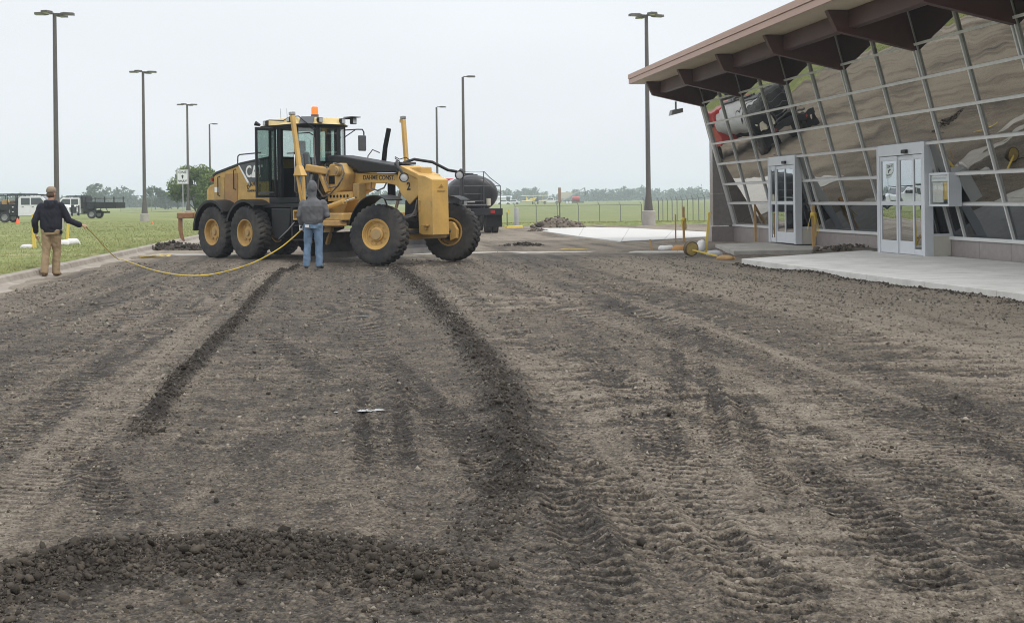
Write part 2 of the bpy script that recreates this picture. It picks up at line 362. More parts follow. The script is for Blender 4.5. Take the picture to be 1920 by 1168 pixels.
def road_height(X, Y, want=False):
    c = X+.135*Y
    wob = (fbm(c*.7, Y*.22, 3, 1)-.5)*.7
    moist_shade = np.interp(c+wob*.16, PCK, PMO)
    stre = fbm(c*3.2, Y*.16, 3, 2)-.5
    mid = sstep(c, -1.35, -1.0)*(1-sstep(c, .9, 1.25))
    moist_shade = moist_shade+stre*(.58-.42*mid)+(fbm(X*.5, Y*.5, 4, 4)-.5)*.26
    fine = fbm(c*10, Y*.4, 3, 6)-.5; moist_shade = moist_shade+fine*.60*(1-mid*.5)+(fbm(X*2.3, Y*1.0, 3, 9)-.5)*.20
    moist_shade = .52+(moist_shade-.52)*.78
    far = sstep(Y, 30, 36)
    moist_shade = moist_shade*(1-far)+(.16+stre*.75+(fbm(X*.5, Y*.45, 4, 7)-.5)*.8)*far
    band = np.exp(-((Y-(31.0+.03*X))/1.6)**2)*sstep(X, -2, 2)*(1-sstep(X, 5, 7)); moist_shade = moist_shade+band*.35
    h = (fbm(c*1.6, Y*.25, 3, 3)-.5)*.05+(fbm(X*.25, Y*.25, 2, 5)-.5)*.10*sstep(Y, 6, 14)
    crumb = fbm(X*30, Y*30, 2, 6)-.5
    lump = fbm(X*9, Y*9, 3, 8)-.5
    loose = .30+.70*sstep(moist_shade, .18, .5)                      # dry wheel-polished strips are smooth, damp soil is loose
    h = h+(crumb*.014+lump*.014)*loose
    moist_shade = moist_shade-(crumb*.34+lump*.40)*loose  # hollows between crumbs darkened: cavity shade painted in on top of the damp tone
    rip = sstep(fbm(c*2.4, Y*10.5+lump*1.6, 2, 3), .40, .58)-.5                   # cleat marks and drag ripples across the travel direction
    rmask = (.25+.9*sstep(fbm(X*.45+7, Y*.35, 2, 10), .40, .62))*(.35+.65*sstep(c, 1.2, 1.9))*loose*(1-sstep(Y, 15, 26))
    h = h+rip*.020*rmask; moist_shade = moist_shade-(rip+.1)*.50*rmask
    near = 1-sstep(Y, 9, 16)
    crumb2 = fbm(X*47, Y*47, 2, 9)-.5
    h = h+crumb2*.008*near*loose; moist_shade = moist_shade-crumb2*.28*near*loose
    clod = np.zeros_like(X)
    base_h = h
    d, s, sd, L = pdist(X, Y, WIND_L)
    wl = .05+.04*sstep(s, 0, 4)*(1-sstep(s, L-6, L)*.6)+.10*(fbm(s*2.5, X*3, 3, 1)-.5)
    pr = np.exp(-(d/(wl*.8))**2)*(1-sstep(s, L-1.2, L)*.75)*(.45+1.1*fbm(s*1.7, s*0+3, 2, 5))
    h += pr*.055; moist_shade += np.clip(pr*1.3, 0, 1)*.62; clod = np.maximum(clod, pr)
    d, s, sd, L = pdist(X, Y, WIND_R)
    wr = .14+.16*(fbm(s*2.1, X*3+8, 3, 2)-.5)
    pr = np.exp(-(d/wr)**2)*(1-sstep(s, L-2.2, L)*.8)*(.6+.8*fbm(s*1.4, s*0+5, 2, 4))
    h += pr*.065; moist_shade += np.clip(pr*1.2, 0, 1)*.45; clod = np.maximum(clod, pr)
    d, s, sd, L = pdist(X, Y, MOUND)
    wm = .21+.10*(fbm(s*2.6, s*0+2, 2, 3)-.5)
    am = (.15+1.6*fbm(s*2.3, s*0+1, 3, 6))*(1-sstep(s, L-1.1, L)*.85); pr = np.exp(-(np.where(sd < 0, d/(wm*.75), d/(wm*1.6)))**2)*am
    h += pr*.08; pr = np.exp(-(np.where(sd < 0, d/(wm*.28), d/(wm*2.1)))**2)*am; moist_shade += pr*.55; clod = np.maximum(clod, pr)
    d, s, sd, L = pdist(X, Y, BANK_R)
    pr = np.exp(-(d/.30)**2)*(.5+.8*fbm(s*1.2, s*0+4, 3, 7))
    h += pr*.075; moist_shade += pr*.16; clod = np.maximum(clod, pr*.6)
    lug = np.zeros_like(X)
    for pl, w, spc, dp, mo in TR:
        d, s, sd, L = pdist(X, Y, pl)
        m = (1-sstep(d+(fbm(X*14, Y*14, 2, 5)-.5)*.05, w*.46, w*.54))*sstep(s, 0, .6)*(1-sstep(s, L-.5, L))
        if w < .13: m = m*sstep(s, 0, L*.6)
        if not m.any(): continue
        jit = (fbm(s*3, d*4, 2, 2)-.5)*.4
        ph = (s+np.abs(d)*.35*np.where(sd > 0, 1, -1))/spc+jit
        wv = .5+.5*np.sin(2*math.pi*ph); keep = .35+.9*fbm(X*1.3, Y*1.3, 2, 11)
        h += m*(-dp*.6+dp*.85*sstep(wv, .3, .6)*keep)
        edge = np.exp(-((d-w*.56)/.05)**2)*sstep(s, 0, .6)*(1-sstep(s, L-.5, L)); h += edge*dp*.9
        moist_shade += m*(mo*(.35+.5*keep)+(.42+mo*.5)*(.62-sstep(wv, .30, .60))*min(1, dp/.010)*(.5+.6*keep)); lug = np.maximum(lug, m*mo)  # damp tread tone, plus groove shade painted in: grooves darker, ridges lighter
    h += clod*(fbm(X*26, Y*26, 3, 4)-.5)*.05+clod*(fbm(X*52, Y*52, 2, 2)-.5)*.03
    left = curb_x(Y)+GUT-.22+(fbm(Y*.9, Y*0+3, 3, 6)-.5)*.9*sstep(Y, 8, 14)     # soil spills unevenly over the gutter pan
    ed = X-left
    h = h*sstep(ed, -.2, .8)+.022*sstep(ed, -.1, .12)*(1-sstep(ed, .4, 1.0)); moist_shade = moist_shade-.25*(1-sstep(ed, 0, .5))
    h = np.where(ed < -.14, -.35, h-.06*(1-sstep(ed, -.14, .02)))
    sx = slab_x(Y); h = np.where((X > sx+.10) & (Y < SLAB_A.y+3), np.minimum(h, -.02), h)
    cg = np.exp(-((Y-cross_y(X))/.95)**4)*(1-sstep(X, 5.5, 7)); h = h*(1-cg)+(.15*(fbm(X*.7, Y*1.6, 3, 9)-.5)-.008)*cg
    if want: return h, np.clip(moist_shade, 0, 1.15), clod
    return h
def cross_y(X): return 34.2-.14*(X+10.2)+.0*X       # cross gutter centre line

def dirt_material():
    m = bpy.data.materials.new('scraped_dirt'); m.use_nodes = True; t = m.node_tree; b = t.nodes['Principled BSDF']; N = t.nodes.new; L = t.links.new
    tcn = N('ShaderNodeTexCoord'); O = tcn.outputs['Object']
    at_ = N('ShaderNodeAttribute'); at_.attribute_name = 'moist_shade'
    n1 = N('ShaderNodeTexNoise'); n1.inputs['Scale'].default_value = 20; n1.inputs['Detail'].default_value = 8; n1.inputs['Roughness'].default_value = .72; L(O, n1.inputs['Vector'])
    n2 = N('ShaderNodeTexNoise'); n2.inputs['Scale'].default_value = 70; n2.inputs['Detail'].default_value = 4; n2.inputs['Roughness'].default_value = .7; L(O, n2.inputs['Vector'])
    v1 = N('ShaderNodeTexVoronoi'); v1.inputs['Scale'].default_value = 42; L(O, v1.inputs['Vector'])
    def madd(a, k, c):
        n = N('ShaderNodeMath'); n.operation = 'MULTIPLY_ADD'; L(a, n.inputs[0]); n.inputs[1].default_value = k
        if hasattr(c, 'is_linked'): L(c, n.inputs[2])
        else: n.inputs[2].default_value = c
        return n.outputs[0]
    x = madd(n1.outputs[0], .75, at_.outputs['Fac']); x = madd(n2.outputs[0], 1.65, x); x = madd(v1.outputs['Distance'], .45, x); x = madd(x, 1.0, -1.40)  # fine noise and cell gaps darken the colour, painted crevice shade between crumbs
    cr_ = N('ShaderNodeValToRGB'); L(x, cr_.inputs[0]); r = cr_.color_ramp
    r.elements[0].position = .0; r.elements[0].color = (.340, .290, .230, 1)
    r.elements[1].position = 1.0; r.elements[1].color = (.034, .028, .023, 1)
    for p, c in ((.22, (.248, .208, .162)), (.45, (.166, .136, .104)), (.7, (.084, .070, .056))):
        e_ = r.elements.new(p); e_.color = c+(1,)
    # pale stones set in the surface
    v2 = N('ShaderNodeTexVoronoi'); v2.inputs['Scale'].default_value = 30; v2.inputs['Randomness'].default_value = 1; L(O, v2.inputs['Vector'])
    sepc = N('ShaderNodeSeparateColor'); L(v2.outputs['Color'], sepc.inputs[0])
    g1 = N('ShaderNodeMath'); g1.operation = 'GREATER_THAN'; L(sepc.outputs[0], g1.inputs[0]); g1.inputs[1].default_value = .90
    l1 = N('ShaderNodeMath'); l1.operation = 'LESS_THAN'; L(v2.outputs['Distance'], l1.inputs[0]); l1.inputs[1].default_value = .30
    mu = N('ShaderNodeMath'); mu.operation = 'MULTIPLY'; L(g1.outputs[0], mu.inputs[0]); L(l1.outputs[0], mu.inputs[1])
    ml = N('ShaderNodeMath'); ml.operation = 'MULTIPLY'; L(mu.outputs[0], ml.inputs[0]); ml.inputs[1].default_value = .55
    mixn = N('ShaderNodeMix'); mixn.data_type = 'RGBA'; L(ml.outputs[0], mixn.inputs[0]); L(cr_.outputs[0], mixn.inputs[6]); mixn.inputs[7].default_value = (.34, .30, .25, 1)
    L(mixn.outputs[2], b.inputs['Base Color'])
    rg = N('ShaderNodeMapRange'); L(x, rg.inputs[0]); rg.inputs['To Min'].default_value = .95; rg.inputs['To Max'].default_value = .72; L(rg.outputs[0], b.inputs['Roughness'])
    b.inputs['Specular IOR Level'].default_value = .3
    hs = madd(n2.outputs[0], .6, v1.outputs['Distance']); hs = madd(n1.outputs[0], 1.0, hs)
    bn = N('ShaderNodeBump'); bn.inputs['Strength'].default_value = .9; bn.inputs['Distance'].default_value = .04; L(hs, bn.inputs['Height']); L(bn.outputs[0], b.inputs['Normal'])
    return m
DIRT = dirt_material()

def make_road():
    nc, nr = 640, 960
    q = np.linspace(-1, 1, nc); D = (2.3**-.6+(68**-.6-2.3**-.6)*np.linspace(0, 1, nr))**(-1/.6)
    Y = np.repeat(D[:, None], nc, 1); X = Y*(.47*q+.22*q**9)[None, :]+(3.5*q**7)[None, :]
    sp_ = rng.normal(0, .0006, X.shape)*Y; X = X+sp_
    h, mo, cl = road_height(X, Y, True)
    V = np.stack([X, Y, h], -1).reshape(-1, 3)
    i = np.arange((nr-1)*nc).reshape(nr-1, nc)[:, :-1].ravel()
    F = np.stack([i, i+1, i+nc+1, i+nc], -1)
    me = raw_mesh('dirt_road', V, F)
    a = me.attributes.new('moist_shade', 'FLOAT', 'POINT'); a.data.foreach_set('value', mo.astype(np.float32).ravel())
    me.polygons.foreach_set('use_smooth', np.ones(len(F), bool))
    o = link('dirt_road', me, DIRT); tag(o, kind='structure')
    return o
make_road()

# --- loose stones and clods (uncountable), one joined mesh each
ICO = None
def ico():
    bm = bmesh.new(); bmesh.ops.create_icosphere(bm, subdivisions=1, radius=1)
    v = np.array([p.co[:] for p in bm.verts]); f = np.array([[q.index for q in p.verts] for p in bm.faces]); bm.free(); return v, f
IV, IF = ico(); ICOB = (IV, IF)
OCT = (np.array([(1, 0, 0), (-1, 0, 0), (0, 1, 0), (0, -1, 0), (0, 0, 1), (0, 0, -1)], float), np.array([(0, 2, 4), (2, 1, 4), (1, 3, 4), (3, 0, 4), (2, 0, 5), (1, 2, 5), (3, 1, 5), (0, 3, 5)]))
def scatter(name, X, Y, size, matr, tone, flat=.7, sink=.25, base=None):
    IV, IF = base or ICOB; n = len(X); Z = road_height(X, Y)
    B = IV[None]*(1+rng.normal(0, .28, (n, len(IV), 1)))*np.array([1, 1, 1])
    sc = size[:, None]*np.stack([rng.uniform(.7, 1.35, n), rng.uniform(.7, 1.2, n), rng.uniform(.5, .95, n)*flat/.7], -1)
    B = B*sc[:, None, :]
    a = rng.uniform(0, 6.28, n); c, s = np.cos(a)[:, None], np.sin(a)[:, None]
    tl = rng.normal(0, .35, n)[:, None]
    z2 = B[..., 2]+B[..., 0]*tl
    V = np.stack([B[..., 0]*c-B[..., 1]*s+X[:, None], B[..., 0]*s+B[..., 1]*c+Y[:, None], z2+(Z+size*flat*(.5-sink))[:, None]], -1).reshape(-1, 3)
    F = (IF[None]+(np.arange(n)*len(IV))[:, None, None]).reshape(-1, 3)
    me = raw_mesh(name, V, F)
    at_ = me.attributes.new('tone', 'FLOAT', 'POINT'); at_.data.foreach_set('value', np.repeat(tone, len(IV)).astype(np.float32))
    o = link(name, me, matr); tag(o, kind='stuff'); return o
def stone_mat(name, c0, c1):
    m = bpy.data.materials.new(name); m.use_nodes = True; t = m.node_tree; b = t.nodes['Principled BSDF']
    a = t.nodes.new('ShaderNodeAttribute'); a.attribute_name = 'tone'; r = t.nodes.new('ShaderNodeValToRGB'); t.links.new(a.outputs['Fac'], r.inputs[0])
    r.color_ramp.elements[0].color = c0+(1,); r.color_ramp.elements[1].color = c1+(1,); t.links.new(r.outputs[0], b.inputs['Base Color']); b.inputs['Roughness'].default_value = .9; b.inputs['Specular IOR Level'].default_value = .25
    n = t.nodes.new('ShaderNodeTexNoise'); n.inputs['Scale'].default_value = 90; tcn = t.nodes.new('ShaderNodeTexCoord'); t.links.new(tcn.outputs['Object'], n.inputs['Vector'])
    bn = t.nodes.new('ShaderNodeBump'); bn.inputs['Strength'].default_value = .5; bn.inputs['Distance'].default_value = .01; t.links.new(n.outputs[0], bn.inputs['Height']); t.links.new(bn.outputs[0], b.inputs['Normal'])
    return m
STONE = stone_mat('stones', (.060, .049, .039), (.34, .30, .245)); CLOD = stone_mat('soil_clod', (.024, .020, .016), (.085, .070, .055))
def rd_pts(n, d0, d1, qmax=.62, pw=0):
    D = d0*(d1/d0)**rng.random(n); X = rng.uniform(-qmax, qmax, n)*D
    ok = (X > curb_x(D)+GUT+.1) & (X < slab_x(D)-.05)
    return X[ok], D[ok]
X_, Y_ = rd_pts(74000, 3.3, 30)
sz = np.exp(rng.normal(-5.5, .40, len(X_)))*np.clip(Y_/6, .8, 3.2); tone = np.clip(rng.beta(2.2, 5.0, len(X_))+(rng.random(len(X_)) < .07)*.55, 0, 1); sz = sz*np.where(tone > .55, 1.5, 1.0)
h_, mo_, cl_ = road_height(X_, Y_, True); tone = np.clip(tone*(1.15-.8*mo_), 0, 1)
scatter('loose_gravel', X_, Y_, np.clip(sz, .003, .032), STONE, tone, flat=.8, base=OCT)
# clods along the windrows, the foreground mound and the bank
def along(pl, n, wid, s0=0.0, s1=1.0):
    seg = np.hypot(*(pl[1:]-pl[:-1]).T); cs = np.concatenate([[0], np.cumsum(seg)]); s = rng.uniform(s0, s1, n)*cs[-1]
    X = np.interp(s, cs, pl[:, 0]); Y = np.interp(s, cs, pl[:, 1]); return X+rng.normal(0, wid, n), Y+rng.normal(0, wid, n), s/cs[-1]
cx, cy, cs_ = [], [], []
for pl, n, wid, mean, sd_ in ((WIND_L, 6500, .05, -5.1, .5), (WIND_R, 8500, .095, -5.15, .5), (MOUND, 11000, .14, -5.5, .62), (BANK_R, 1500, .12, -4.6, .45)):
    x, y, s = along(pl, n, wid)
    if pl is MOUND: y = y-.14+rng.normal(0, .06, n)
    k = (y > 3) & (x < slab_x(y)-.02)
    cx.append(x[k]); cy.append(y[k]); cs_.append(np.exp(rng.normal(mean, sd_, k.sum())))
for pl, w, spc, dp, mo in TR:
    if mo < .12 or w < .2: continue
    x, y, s = along(pl, 160, w*.42); k = (y > 3) & (x < slab_x(y)-.1); cx.append(x[k]); cy.append(y[k]); cs_.append(np.exp(rng.normal(-5.35, .45, k.sum())))
x, y = rd_pts(2000, 3.4, 26); cx.append(x); cy.append(y); cs_.append(np.exp(rng.normal(-5.1, .5, len(x))))
cx = np.concatenate(cx); cy = np.concatenate(cy); cs_ = np.clip(np.concatenate(cs_), .003, .024)
scatter('soil_clods', cx, cy, cs_, CLOD, np.clip(rng.beta(2, 2.2, len(cx)), 0, 1), flat=.85)

# --- the field: one sheet to the horizon
def field_z(X, Y):
    z = np.zeros_like(X)+.13*(1-sstep(Y, 60, 200))
    dip = sstep(Y, 66, 100)*(1-sstep(Y, 150, 330))*sstep(X, -30, 0); z = z-dip*.62
    left = (X < curb_x(np.clip(Y, -50, 66))); berm = left*(1-sstep(Y, 90, 260)); z = z+berm*(.05+.10*(fbm(X*.09, Y*.09, 2, 3)-.5))
    inroad = (~left) & (Y < 66.5) & (X < 60); z = np.where(inroad, -.55, z)
    return z
def make_field():
    xs = np.concatenate([[-4000, -2500, -1500, -900, -600, -400, -300, -220, -170, -130, -100], np.arange(-90, -10.5, 1.5), [-10.015, -9.93], np.arange(-9, 61, 1.5), [80, 110, 150, 200, 270, 360, 480, 640, 900, 1500, 2500, 4000]])
    ys = np.concatenate([[-400, -200, -100, -50], np.arange(-30, 150, 1.5), [160, 175, 195, 220, 250, 290, 340, 420, 520, 640, 800, 1000, 1400, 2000, 3000, 5000]])
    X, Y = np.meshgrid(xs, ys); X = X.astype(float); Y = Y.astype(float)
    X = X+(curb_x(np.clip(Y, -50, 66.5))+10)*(np.abs(X) < 62)      # columns run along the kerb line
    Z = field_z(X, Y)
    nc = len(xs); i = np.arange((len(ys)-1)*nc).reshape(-1, nc)[:, :-1].ravel()
    me = raw_mesh('grass_field', np.stack([X, Y, Z], -1).reshape(-1, 3), np.stack([i, i+1, i+nc+1, i+nc], -1))
    me.polygons.foreach_set('use_smooth', np.ones(len(me.polygons), bool))
    m = bpy.data.materials.new('mown_grass'); m.use_nodes = True; t = m.node_tree; b = t.nodes['Principled BSDF']; N = t.nodes.new; L = t.links.new
    tcn = N('ShaderNodeTexCoord')
    def nz(scale, stretch, det=6):
        mpn = N('ShaderNodeMapping'); mpn.inputs['Scale'].default_value = stretch; L(tcn.outputs['Object'], mpn.inputs[0])
        n = N('ShaderNodeTexNoise'); n.inputs['Scale'].default_value = scale; n.inputs['Detail'].default_value = det; n.inputs['Roughness'].default_value = .65; L(mpn.outputs[0], n.inputs['Vector']); return n.outputs[0]
    a_ = nz(.25, (1, 1, 1)); d_ = nz(3.5, (1, 1, 1)); s_ = nz(.6, (.18, 1.0, 1), 4)
    r1 = N('ShaderNodeValToRGB'); L(a_, r1.inputs[0]); r1.color_ramp.elements[0].position = .32; r1.color_ramp.elements[0].color = (.150, .188, .060, 1); r1.color_ramp.elements[1].position = .7; r1.color_ramp.elements[1].color = (.232, .248, .098, 1)
    r2 = N('ShaderNodeMapRange'); r2.inputs['From Min'].default_value = .53; r2.inputs['From Max'].default_value = .70; r2.inputs['To Max'].default_value = .85; L(s_, r2.inputs[0])
    m1 = N('ShaderNodeMix'); m1.data_type = 'RGBA'; L(r2.outputs[0], m1.inputs[0]); L(r1.outputs[0], m1.inputs[6]); m1.inputs[7].default_value = (.32, .30, .16, 1)
    r3 = N('ShaderNodeMapRange'); r3.inputs['From Min'].default_value = .3; r3.inputs['From Max'].default_value = .7; r3.inputs['To Min'].default_value = .62; r3.inputs['To Max'].default_value = 1.3; L(d_, r3.inputs[0])
    m2 = N('ShaderNodeMix'); m2.data_type = 'RGBA'; m2.blend_type = 'MULTIPLY'; m2.inputs[0].default_value = 1; L(m1.outputs[2], m2.inputs[6]); L(r3.outputs[0], m2.inputs[7])
    L(m2.outputs[2], b.inputs['Base Color']); b.inputs['Roughness'].default_value = .95; b.inputs['Specular IOR Level'].default_value = .15
    bn = N('ShaderNodeBump'); bn.inputs['Strength'].default_value = .8; bn.inputs['Distance'].default_value = .08; L(d_, bn.inputs['Height']); L(bn.outputs[0], b.inputs['Normal'])
    o = link('grass_field', me, m); tag(o, kind='structure')
make_field()

# grass blades on the verge and on the far side of the pavement
def make_grass():
    n = 95000
    Y = 17*(95/17)**(rng.random(n)**1.05); X = curb_x(Y)-.05-np.abs(rng.random(n))**1.25*(14+Y*.36)
    k = int(n*.06); X[:k] = rng.uniform(-2, 17, k); Y[:k] = rng.uniform(66.6, 74, k)
    Z = field_z(X, Y); hgt = rng.uniform(.02, .05, n)*(.75+.8*fbm(X*.6, Y*.6, 2, 2)); a = rng.uniform(0, 6.28, n); w = rng.uniform(.006, .013, n)*np.clip(Y/30, 1, 2.2)
    lean = rng.normal(0, .03, (n, 2))
    b0 = np.stack([X-np.cos(a)*w, Y-np.sin(a)*w, Z-.01], -1); b1 = np.stack([X+np.cos(a)*w, Y+np.sin(a)*w, Z-.01], -1); tp = np.stack([X+lean[:, 0], Y+lean[:, 1], Z+hgt], -1)
    V = np.stack([b0, b1, tp], 1).reshape(-1, 3); F = np.arange(3*n).reshape(-1, 3)
    me = raw_mesh('grass_blades', V, F); tn = np.clip(.5*fbm(X*.5, Y*1.4, 3, 6)+.5*rng.random(n), 0, 1)
    at_ = me.attributes.new('tone', 'FLOAT', 'POINT'); at_.data.foreach_set('value', np.repeat(tn, 3).astype(np.float32))
    m = stone_mat('grass_blade', (.140, .180, .050), (.38, .35, .16)); o = link('grass_blades', me, m); tag(o, kind='stuff')
make_grass()

# --- kerb and gutter on the left: cast lengths with joints
CONC_OLD = mat('old_concrete', (.31, .275, .235), .9, var=.2, vscale=3, dirt=.75, dcol=(.20, .17, .135), bump=.25, bscale=25)
CONC_NEW = mat('new_concrete', (.66, .645, .61), .85, var=.12, vscale=1.1, dirt=.38, dcol=(.40, .37, .325), bump=.12, bscale=30)
CONC_WHITE = mat('fresh_concrete', (.50, .49, .47), .85, var=.05, vscale=1.2, bump=.1, bscale=30)
CONC_DUST = mat('dusty_concrete', (.40, .38, .345), .9, var=.15, vscale=2, dirt=.35, dcol=(.24, .21, .17), bump=.15, bscale=30)
kerb = bpy.data.objects.new('kerb', None); COL.objects.link(kerb); tag(kerb, kind='structure')
def kerb_run():
    d = 10.0; k = 0
    while d < 66:
        L_ = 2.9; x0, x1 = curb_x(d), curb_x(d+L_)
        mb = MB(); prof = [(0, -.4), (0, .135), (.03, .15), (.14, .148), (.19, .125), (.23, .03), (.30, .0), (.62, -.022), (.93, .012), (.95, .004), (.95, -.4)]
        A = [(x0+u, d, z+random.uniform(-.002, .002)) for u, z in prof]; B = [(x1+u, d+L_-.015, z+random.uniform(-.002, .002)) for u, z in prof]; n = len(prof)
        mb.add(A+B, [(i, i+1, n+i+1, n+i) for i in range(n-1)]+[tuple(range(n)), tuple(range(2*n-1, n-1, -1))])
        mb.build('kerb_length', CONC_OLD, kerb, smooth=40); d += L_; k += 1
kerb_run()
# cross gutter of exposed concrete, in panels
cross = bpy.data.objects.new('cross_gutter', None); COL.objects.link(cross); tag(cross, kind='structure')
x = -10.0
while x < 5.2:
    x1 = min(x+2.4, 5.4); ya, yb = cross_y(x), cross_y(x1); mb = MB()
    hw = .55
    vs = []
    for xx, yy in ((x, ya), (x1-.02, yb)):
        for u, z in ((-hw, .018), (0, -.012), (hw, .018), (hw, -.25), (-hw, -.25)): vs.append((xx, yy+u, z))
    mb.add(vs, [(0, 1, 6, 5), (1, 2, 7, 6), (2, 3, 8, 7), (4, 0, 5, 9), (3, 4, 9, 8), (4, 3, 2, 1, 0), (5, 6, 7, 8, 9)])
    mb.build('gutter_panel', CONC_DUST, cross); x = x1

# --- pavements
def slab(name, poly, z0, z1, m, bev=.012):
    mb = MB(); mb.prism([(p[0], p[1]) for p in poly], 'z', z0, z1); o = mb.build(name, m, bev=bev); tag(o, kind='structure'); return o
def pave(name, A, B, depth_a, depth_b, z, nx, ny, m, edge=None):
    """quad A-B (front edge), back edge at +depth vectors; split in cast panels with joints"""
    root = bpy.data.objects.new(name, None); COL.objects.link(root); tag(root, kind='structure')
    A = Vector(A).to_2d(); B = Vector(B).to_2d(); C = A+Vector(depth_a); Dd = B+Vector(depth_b)
    def q(s, t): return (A.lerp(B, s)).lerp(C.lerp(Dd, s), t)
    g = .0035
    for i in range(nx):
        for j in range(ny):
            s0, s1, t0, t1 = i/nx, (i+1)/nx, j/ny, (j+1)/ny
            ds = g/(B-A).length; dt = g/max(.5, (C-A).length)
            pts = [q(s0+ds, t0+dt), q(s1-ds, t0+dt), q(s1-ds, t1-dt), q(s0+ds, t1-dt)]
            mb = MB(); mb.prism([(p.x, p.y) for p in pts], 'z', -.3, z); mb.build('panel', m, root, bev=.008)
    return root
# ================================================================== TERMINAL BUILDING (local x along the glass wall towards the camera, -y outwards)
BO = Vector((7.33, 40.33, 0)); BRZ = math.atan2(-.9906, .1367)
bld = thing('terminal_building', 'low terminal building with outward-leaning glass wall and maroon roof brackets', 'building', BO, BRZ)
MB_ = Matrix.Translation(BO) @ Matrix.Rotation(BRZ, 4, 'Z')
def bw(a, w, z=0.0): return MB_ @ Vector((a, -w, z))
GZ = [.525, 1.24, 1.855, 2.52, 3.18, 3.835, 4.515, 5.18]; K = .27
def gw(z): return K*(z-GZ[0])
A0, STEP, NCOL = .14, 1.87, 16
AEND = A0+STEP*NCOL
DOORS = [(5.07, 7.07), (12.32, 14.52)]
MAROON = mat('maroon_steel', (.080, .033, .027), .55, var=.10, vscale=2, dirt=.12, dcol=(.16, .10, .08))
FASCIA = mat('fascia_metal', (.43, .28, .225), .5, var=.04, vscale=1)
SOFFIT = mat('soffit_panel', (.62, .54, .42), .8, var=.07, vscale=1.5)
GRAN = mat('polished_granite', (.27, .235, .225), .35, var=.10, vscale=9, color2=(.33, .29, .28), dirt=.15)
GRAND = mat('dark_granite', (.27, .245, .235), .2, var=.12, vscale=8, spec=.8)
INT = mat('interior_dark', (.06, .06, .06), .9)
INTF = mat('interior_floor', (.12, .115, .11), .5)
CREAM = mat('cream_panel', (.52, .50, .44), .7, var=.05)

def facade_glass(name, gcol, lo, hi, tint, wv=.0075):
    m = glass_mat(name, tint, lo, hi, wav=wv, wscale=.9, gcol=gcol); t = m.node_tree
    n = [x for x in t.nodes if x.type == 'TEX_NOISE'][0]; oi = t.nodes.new('ShaderNodeObjectInfo'); ad = t.nodes.new('ShaderNodeVectorMath'); ad.operation = 'ADD'
    tcn = [x for x in t.nodes if x.type == 'TEX_COORD'][0]; sc_ = t.nodes.new('ShaderNodeVectorMath'); sc_.operation = 'SCALE'; sc_.inputs['Scale'].default_value = 50
    cb = t.nodes.new('ShaderNodeCombineXYZ'); t.links.new(oi.outputs['Random'], cb.inputs[0]); t.links.new(cb.outputs[0], sc_.inputs[0])
    t.links.new(tcn.outputs['Object'], ad.inputs[0]); t.links.new(sc_.outputs[0], ad.inputs[1]); t.links.new(ad.outputs[0], n.inputs['Vector'])
    return m
FG = facade_glass('mirror_glass', (.80, .79, .745), .44, .80, (.10, .11, .11))
FGD = facade_glass('dark_vision_glass', (.75, .78, .82), .16, .42, (.12, .13, .14))
FGDOOR = facade_glass('door_glass', (.88, .92, .95), .42, .85, (.20, .22, .23), .005)

# base wall panels, sill
def clip(a, b, ex=0.0):
    segs = [(a, b)]
    for d0, d1 in DOORS:
        nn = []
        for s, e_ in segs:
            if e_ <= d0-ex or s >= d1+ex: nn.append((s, e_)); continue
            if s < d0-ex: nn.append((s, d0-ex))
            if e_ > d1+ex: nn.append((d1+ex, e_))
        segs = nn
    return [s for s in segs if s[1]-s[0] > .03]
for s, e_ in clip(-.02, AEND):
    n = max(1, round((e_-s)/1.22))
    for i in range(n):
        a, b = s+(e_-s)*i/n, s+(e_-s)*(i+1)/n
        MB().box(a+.004, b-.004, -.06, .12, -.2, GZ[0]-.055).build('stone_panel', GRAN, bld, bev=.004)
    MB().box(s, e_, -.10, .14, GZ[0]-.052, GZ[0]+.02).build('sill', ALU, bld, bev=.005)
# panes: shared mesh for each row and width
pane_cache = {}
def pane(row, a, b, m):
    w = round(b-a, 3); key = (row, w, m.name); z0, z1 = GZ[row], GZ[row+1]
    if key not in pane_cache:
        mb = MB(); L = math.hypot(z1-z0, K*(z1-z0))
        mb.box(0.0, w, -.006, .006, 0, L); me = mb.mesh('pane'); me.materials.append(m); pane_cache[key] = me
    o = bpy.data.objects.new('pane', pane_cache[key]); COL.objects.link(o); o.parent = bld
    o.location = (a, -gw(z0), z0); o.rotation_euler = (math.atan(K)+random.gauss(0, .0035), 0, random.gauss(0, .0035)); return o
for r_ in range(7):
    for j in range(NCOL):
        a, b = A0+STEP*j, A0+STEP*(j+1)
        for s, e_ in (clip(a, b) if r_ < 3 else [(a, b)]):
            pane(r_, s, e_, FGD if (r_ == 0 and a > 7) else FG)
# rails and mullions
for i, z in enumerate(GZ[1:7], 1):
    for s, e_ in (clip(A0-.03, AEND) if i <= 2 else [(A0-.03, AEND)]):
        w = gw(z); MB().bar((s, -w-.005, z), (e_, -w-.005, z), .14, .056, up=(0, -K, 1)).build('rail', ALU, bld)
def mull(a, z0, z1, wd=.042, dp=.11):
    MB().bar((a, -gw(z0), z0), (a, -gw(z1), z1), wd, dp, up=(0, 1, 0)).build('mullion', ALU, bld)
for j in range(NCOL+1):
    a = A0+STEP*j; ind = any(d0 < a < d1 for d0, d1 in DOORS); z0 = 2.52 if ind else GZ[0]
    if j % 2 == 0:
        mull(a, z0, 3.835); mull(a-.055, 3.835, GZ[7], .04); mull(a+.055, 3.835, GZ[7], .04)
    else: mull(a, z0, GZ[7])
for d0, d1 in DOORS:
    for a in (d0, d1): mull(a+(.03 if a == d1 else -.03), GZ[0], 2.52, .06, .12)
mull(A0-.07, GZ[0], GZ[7], .10, .16)
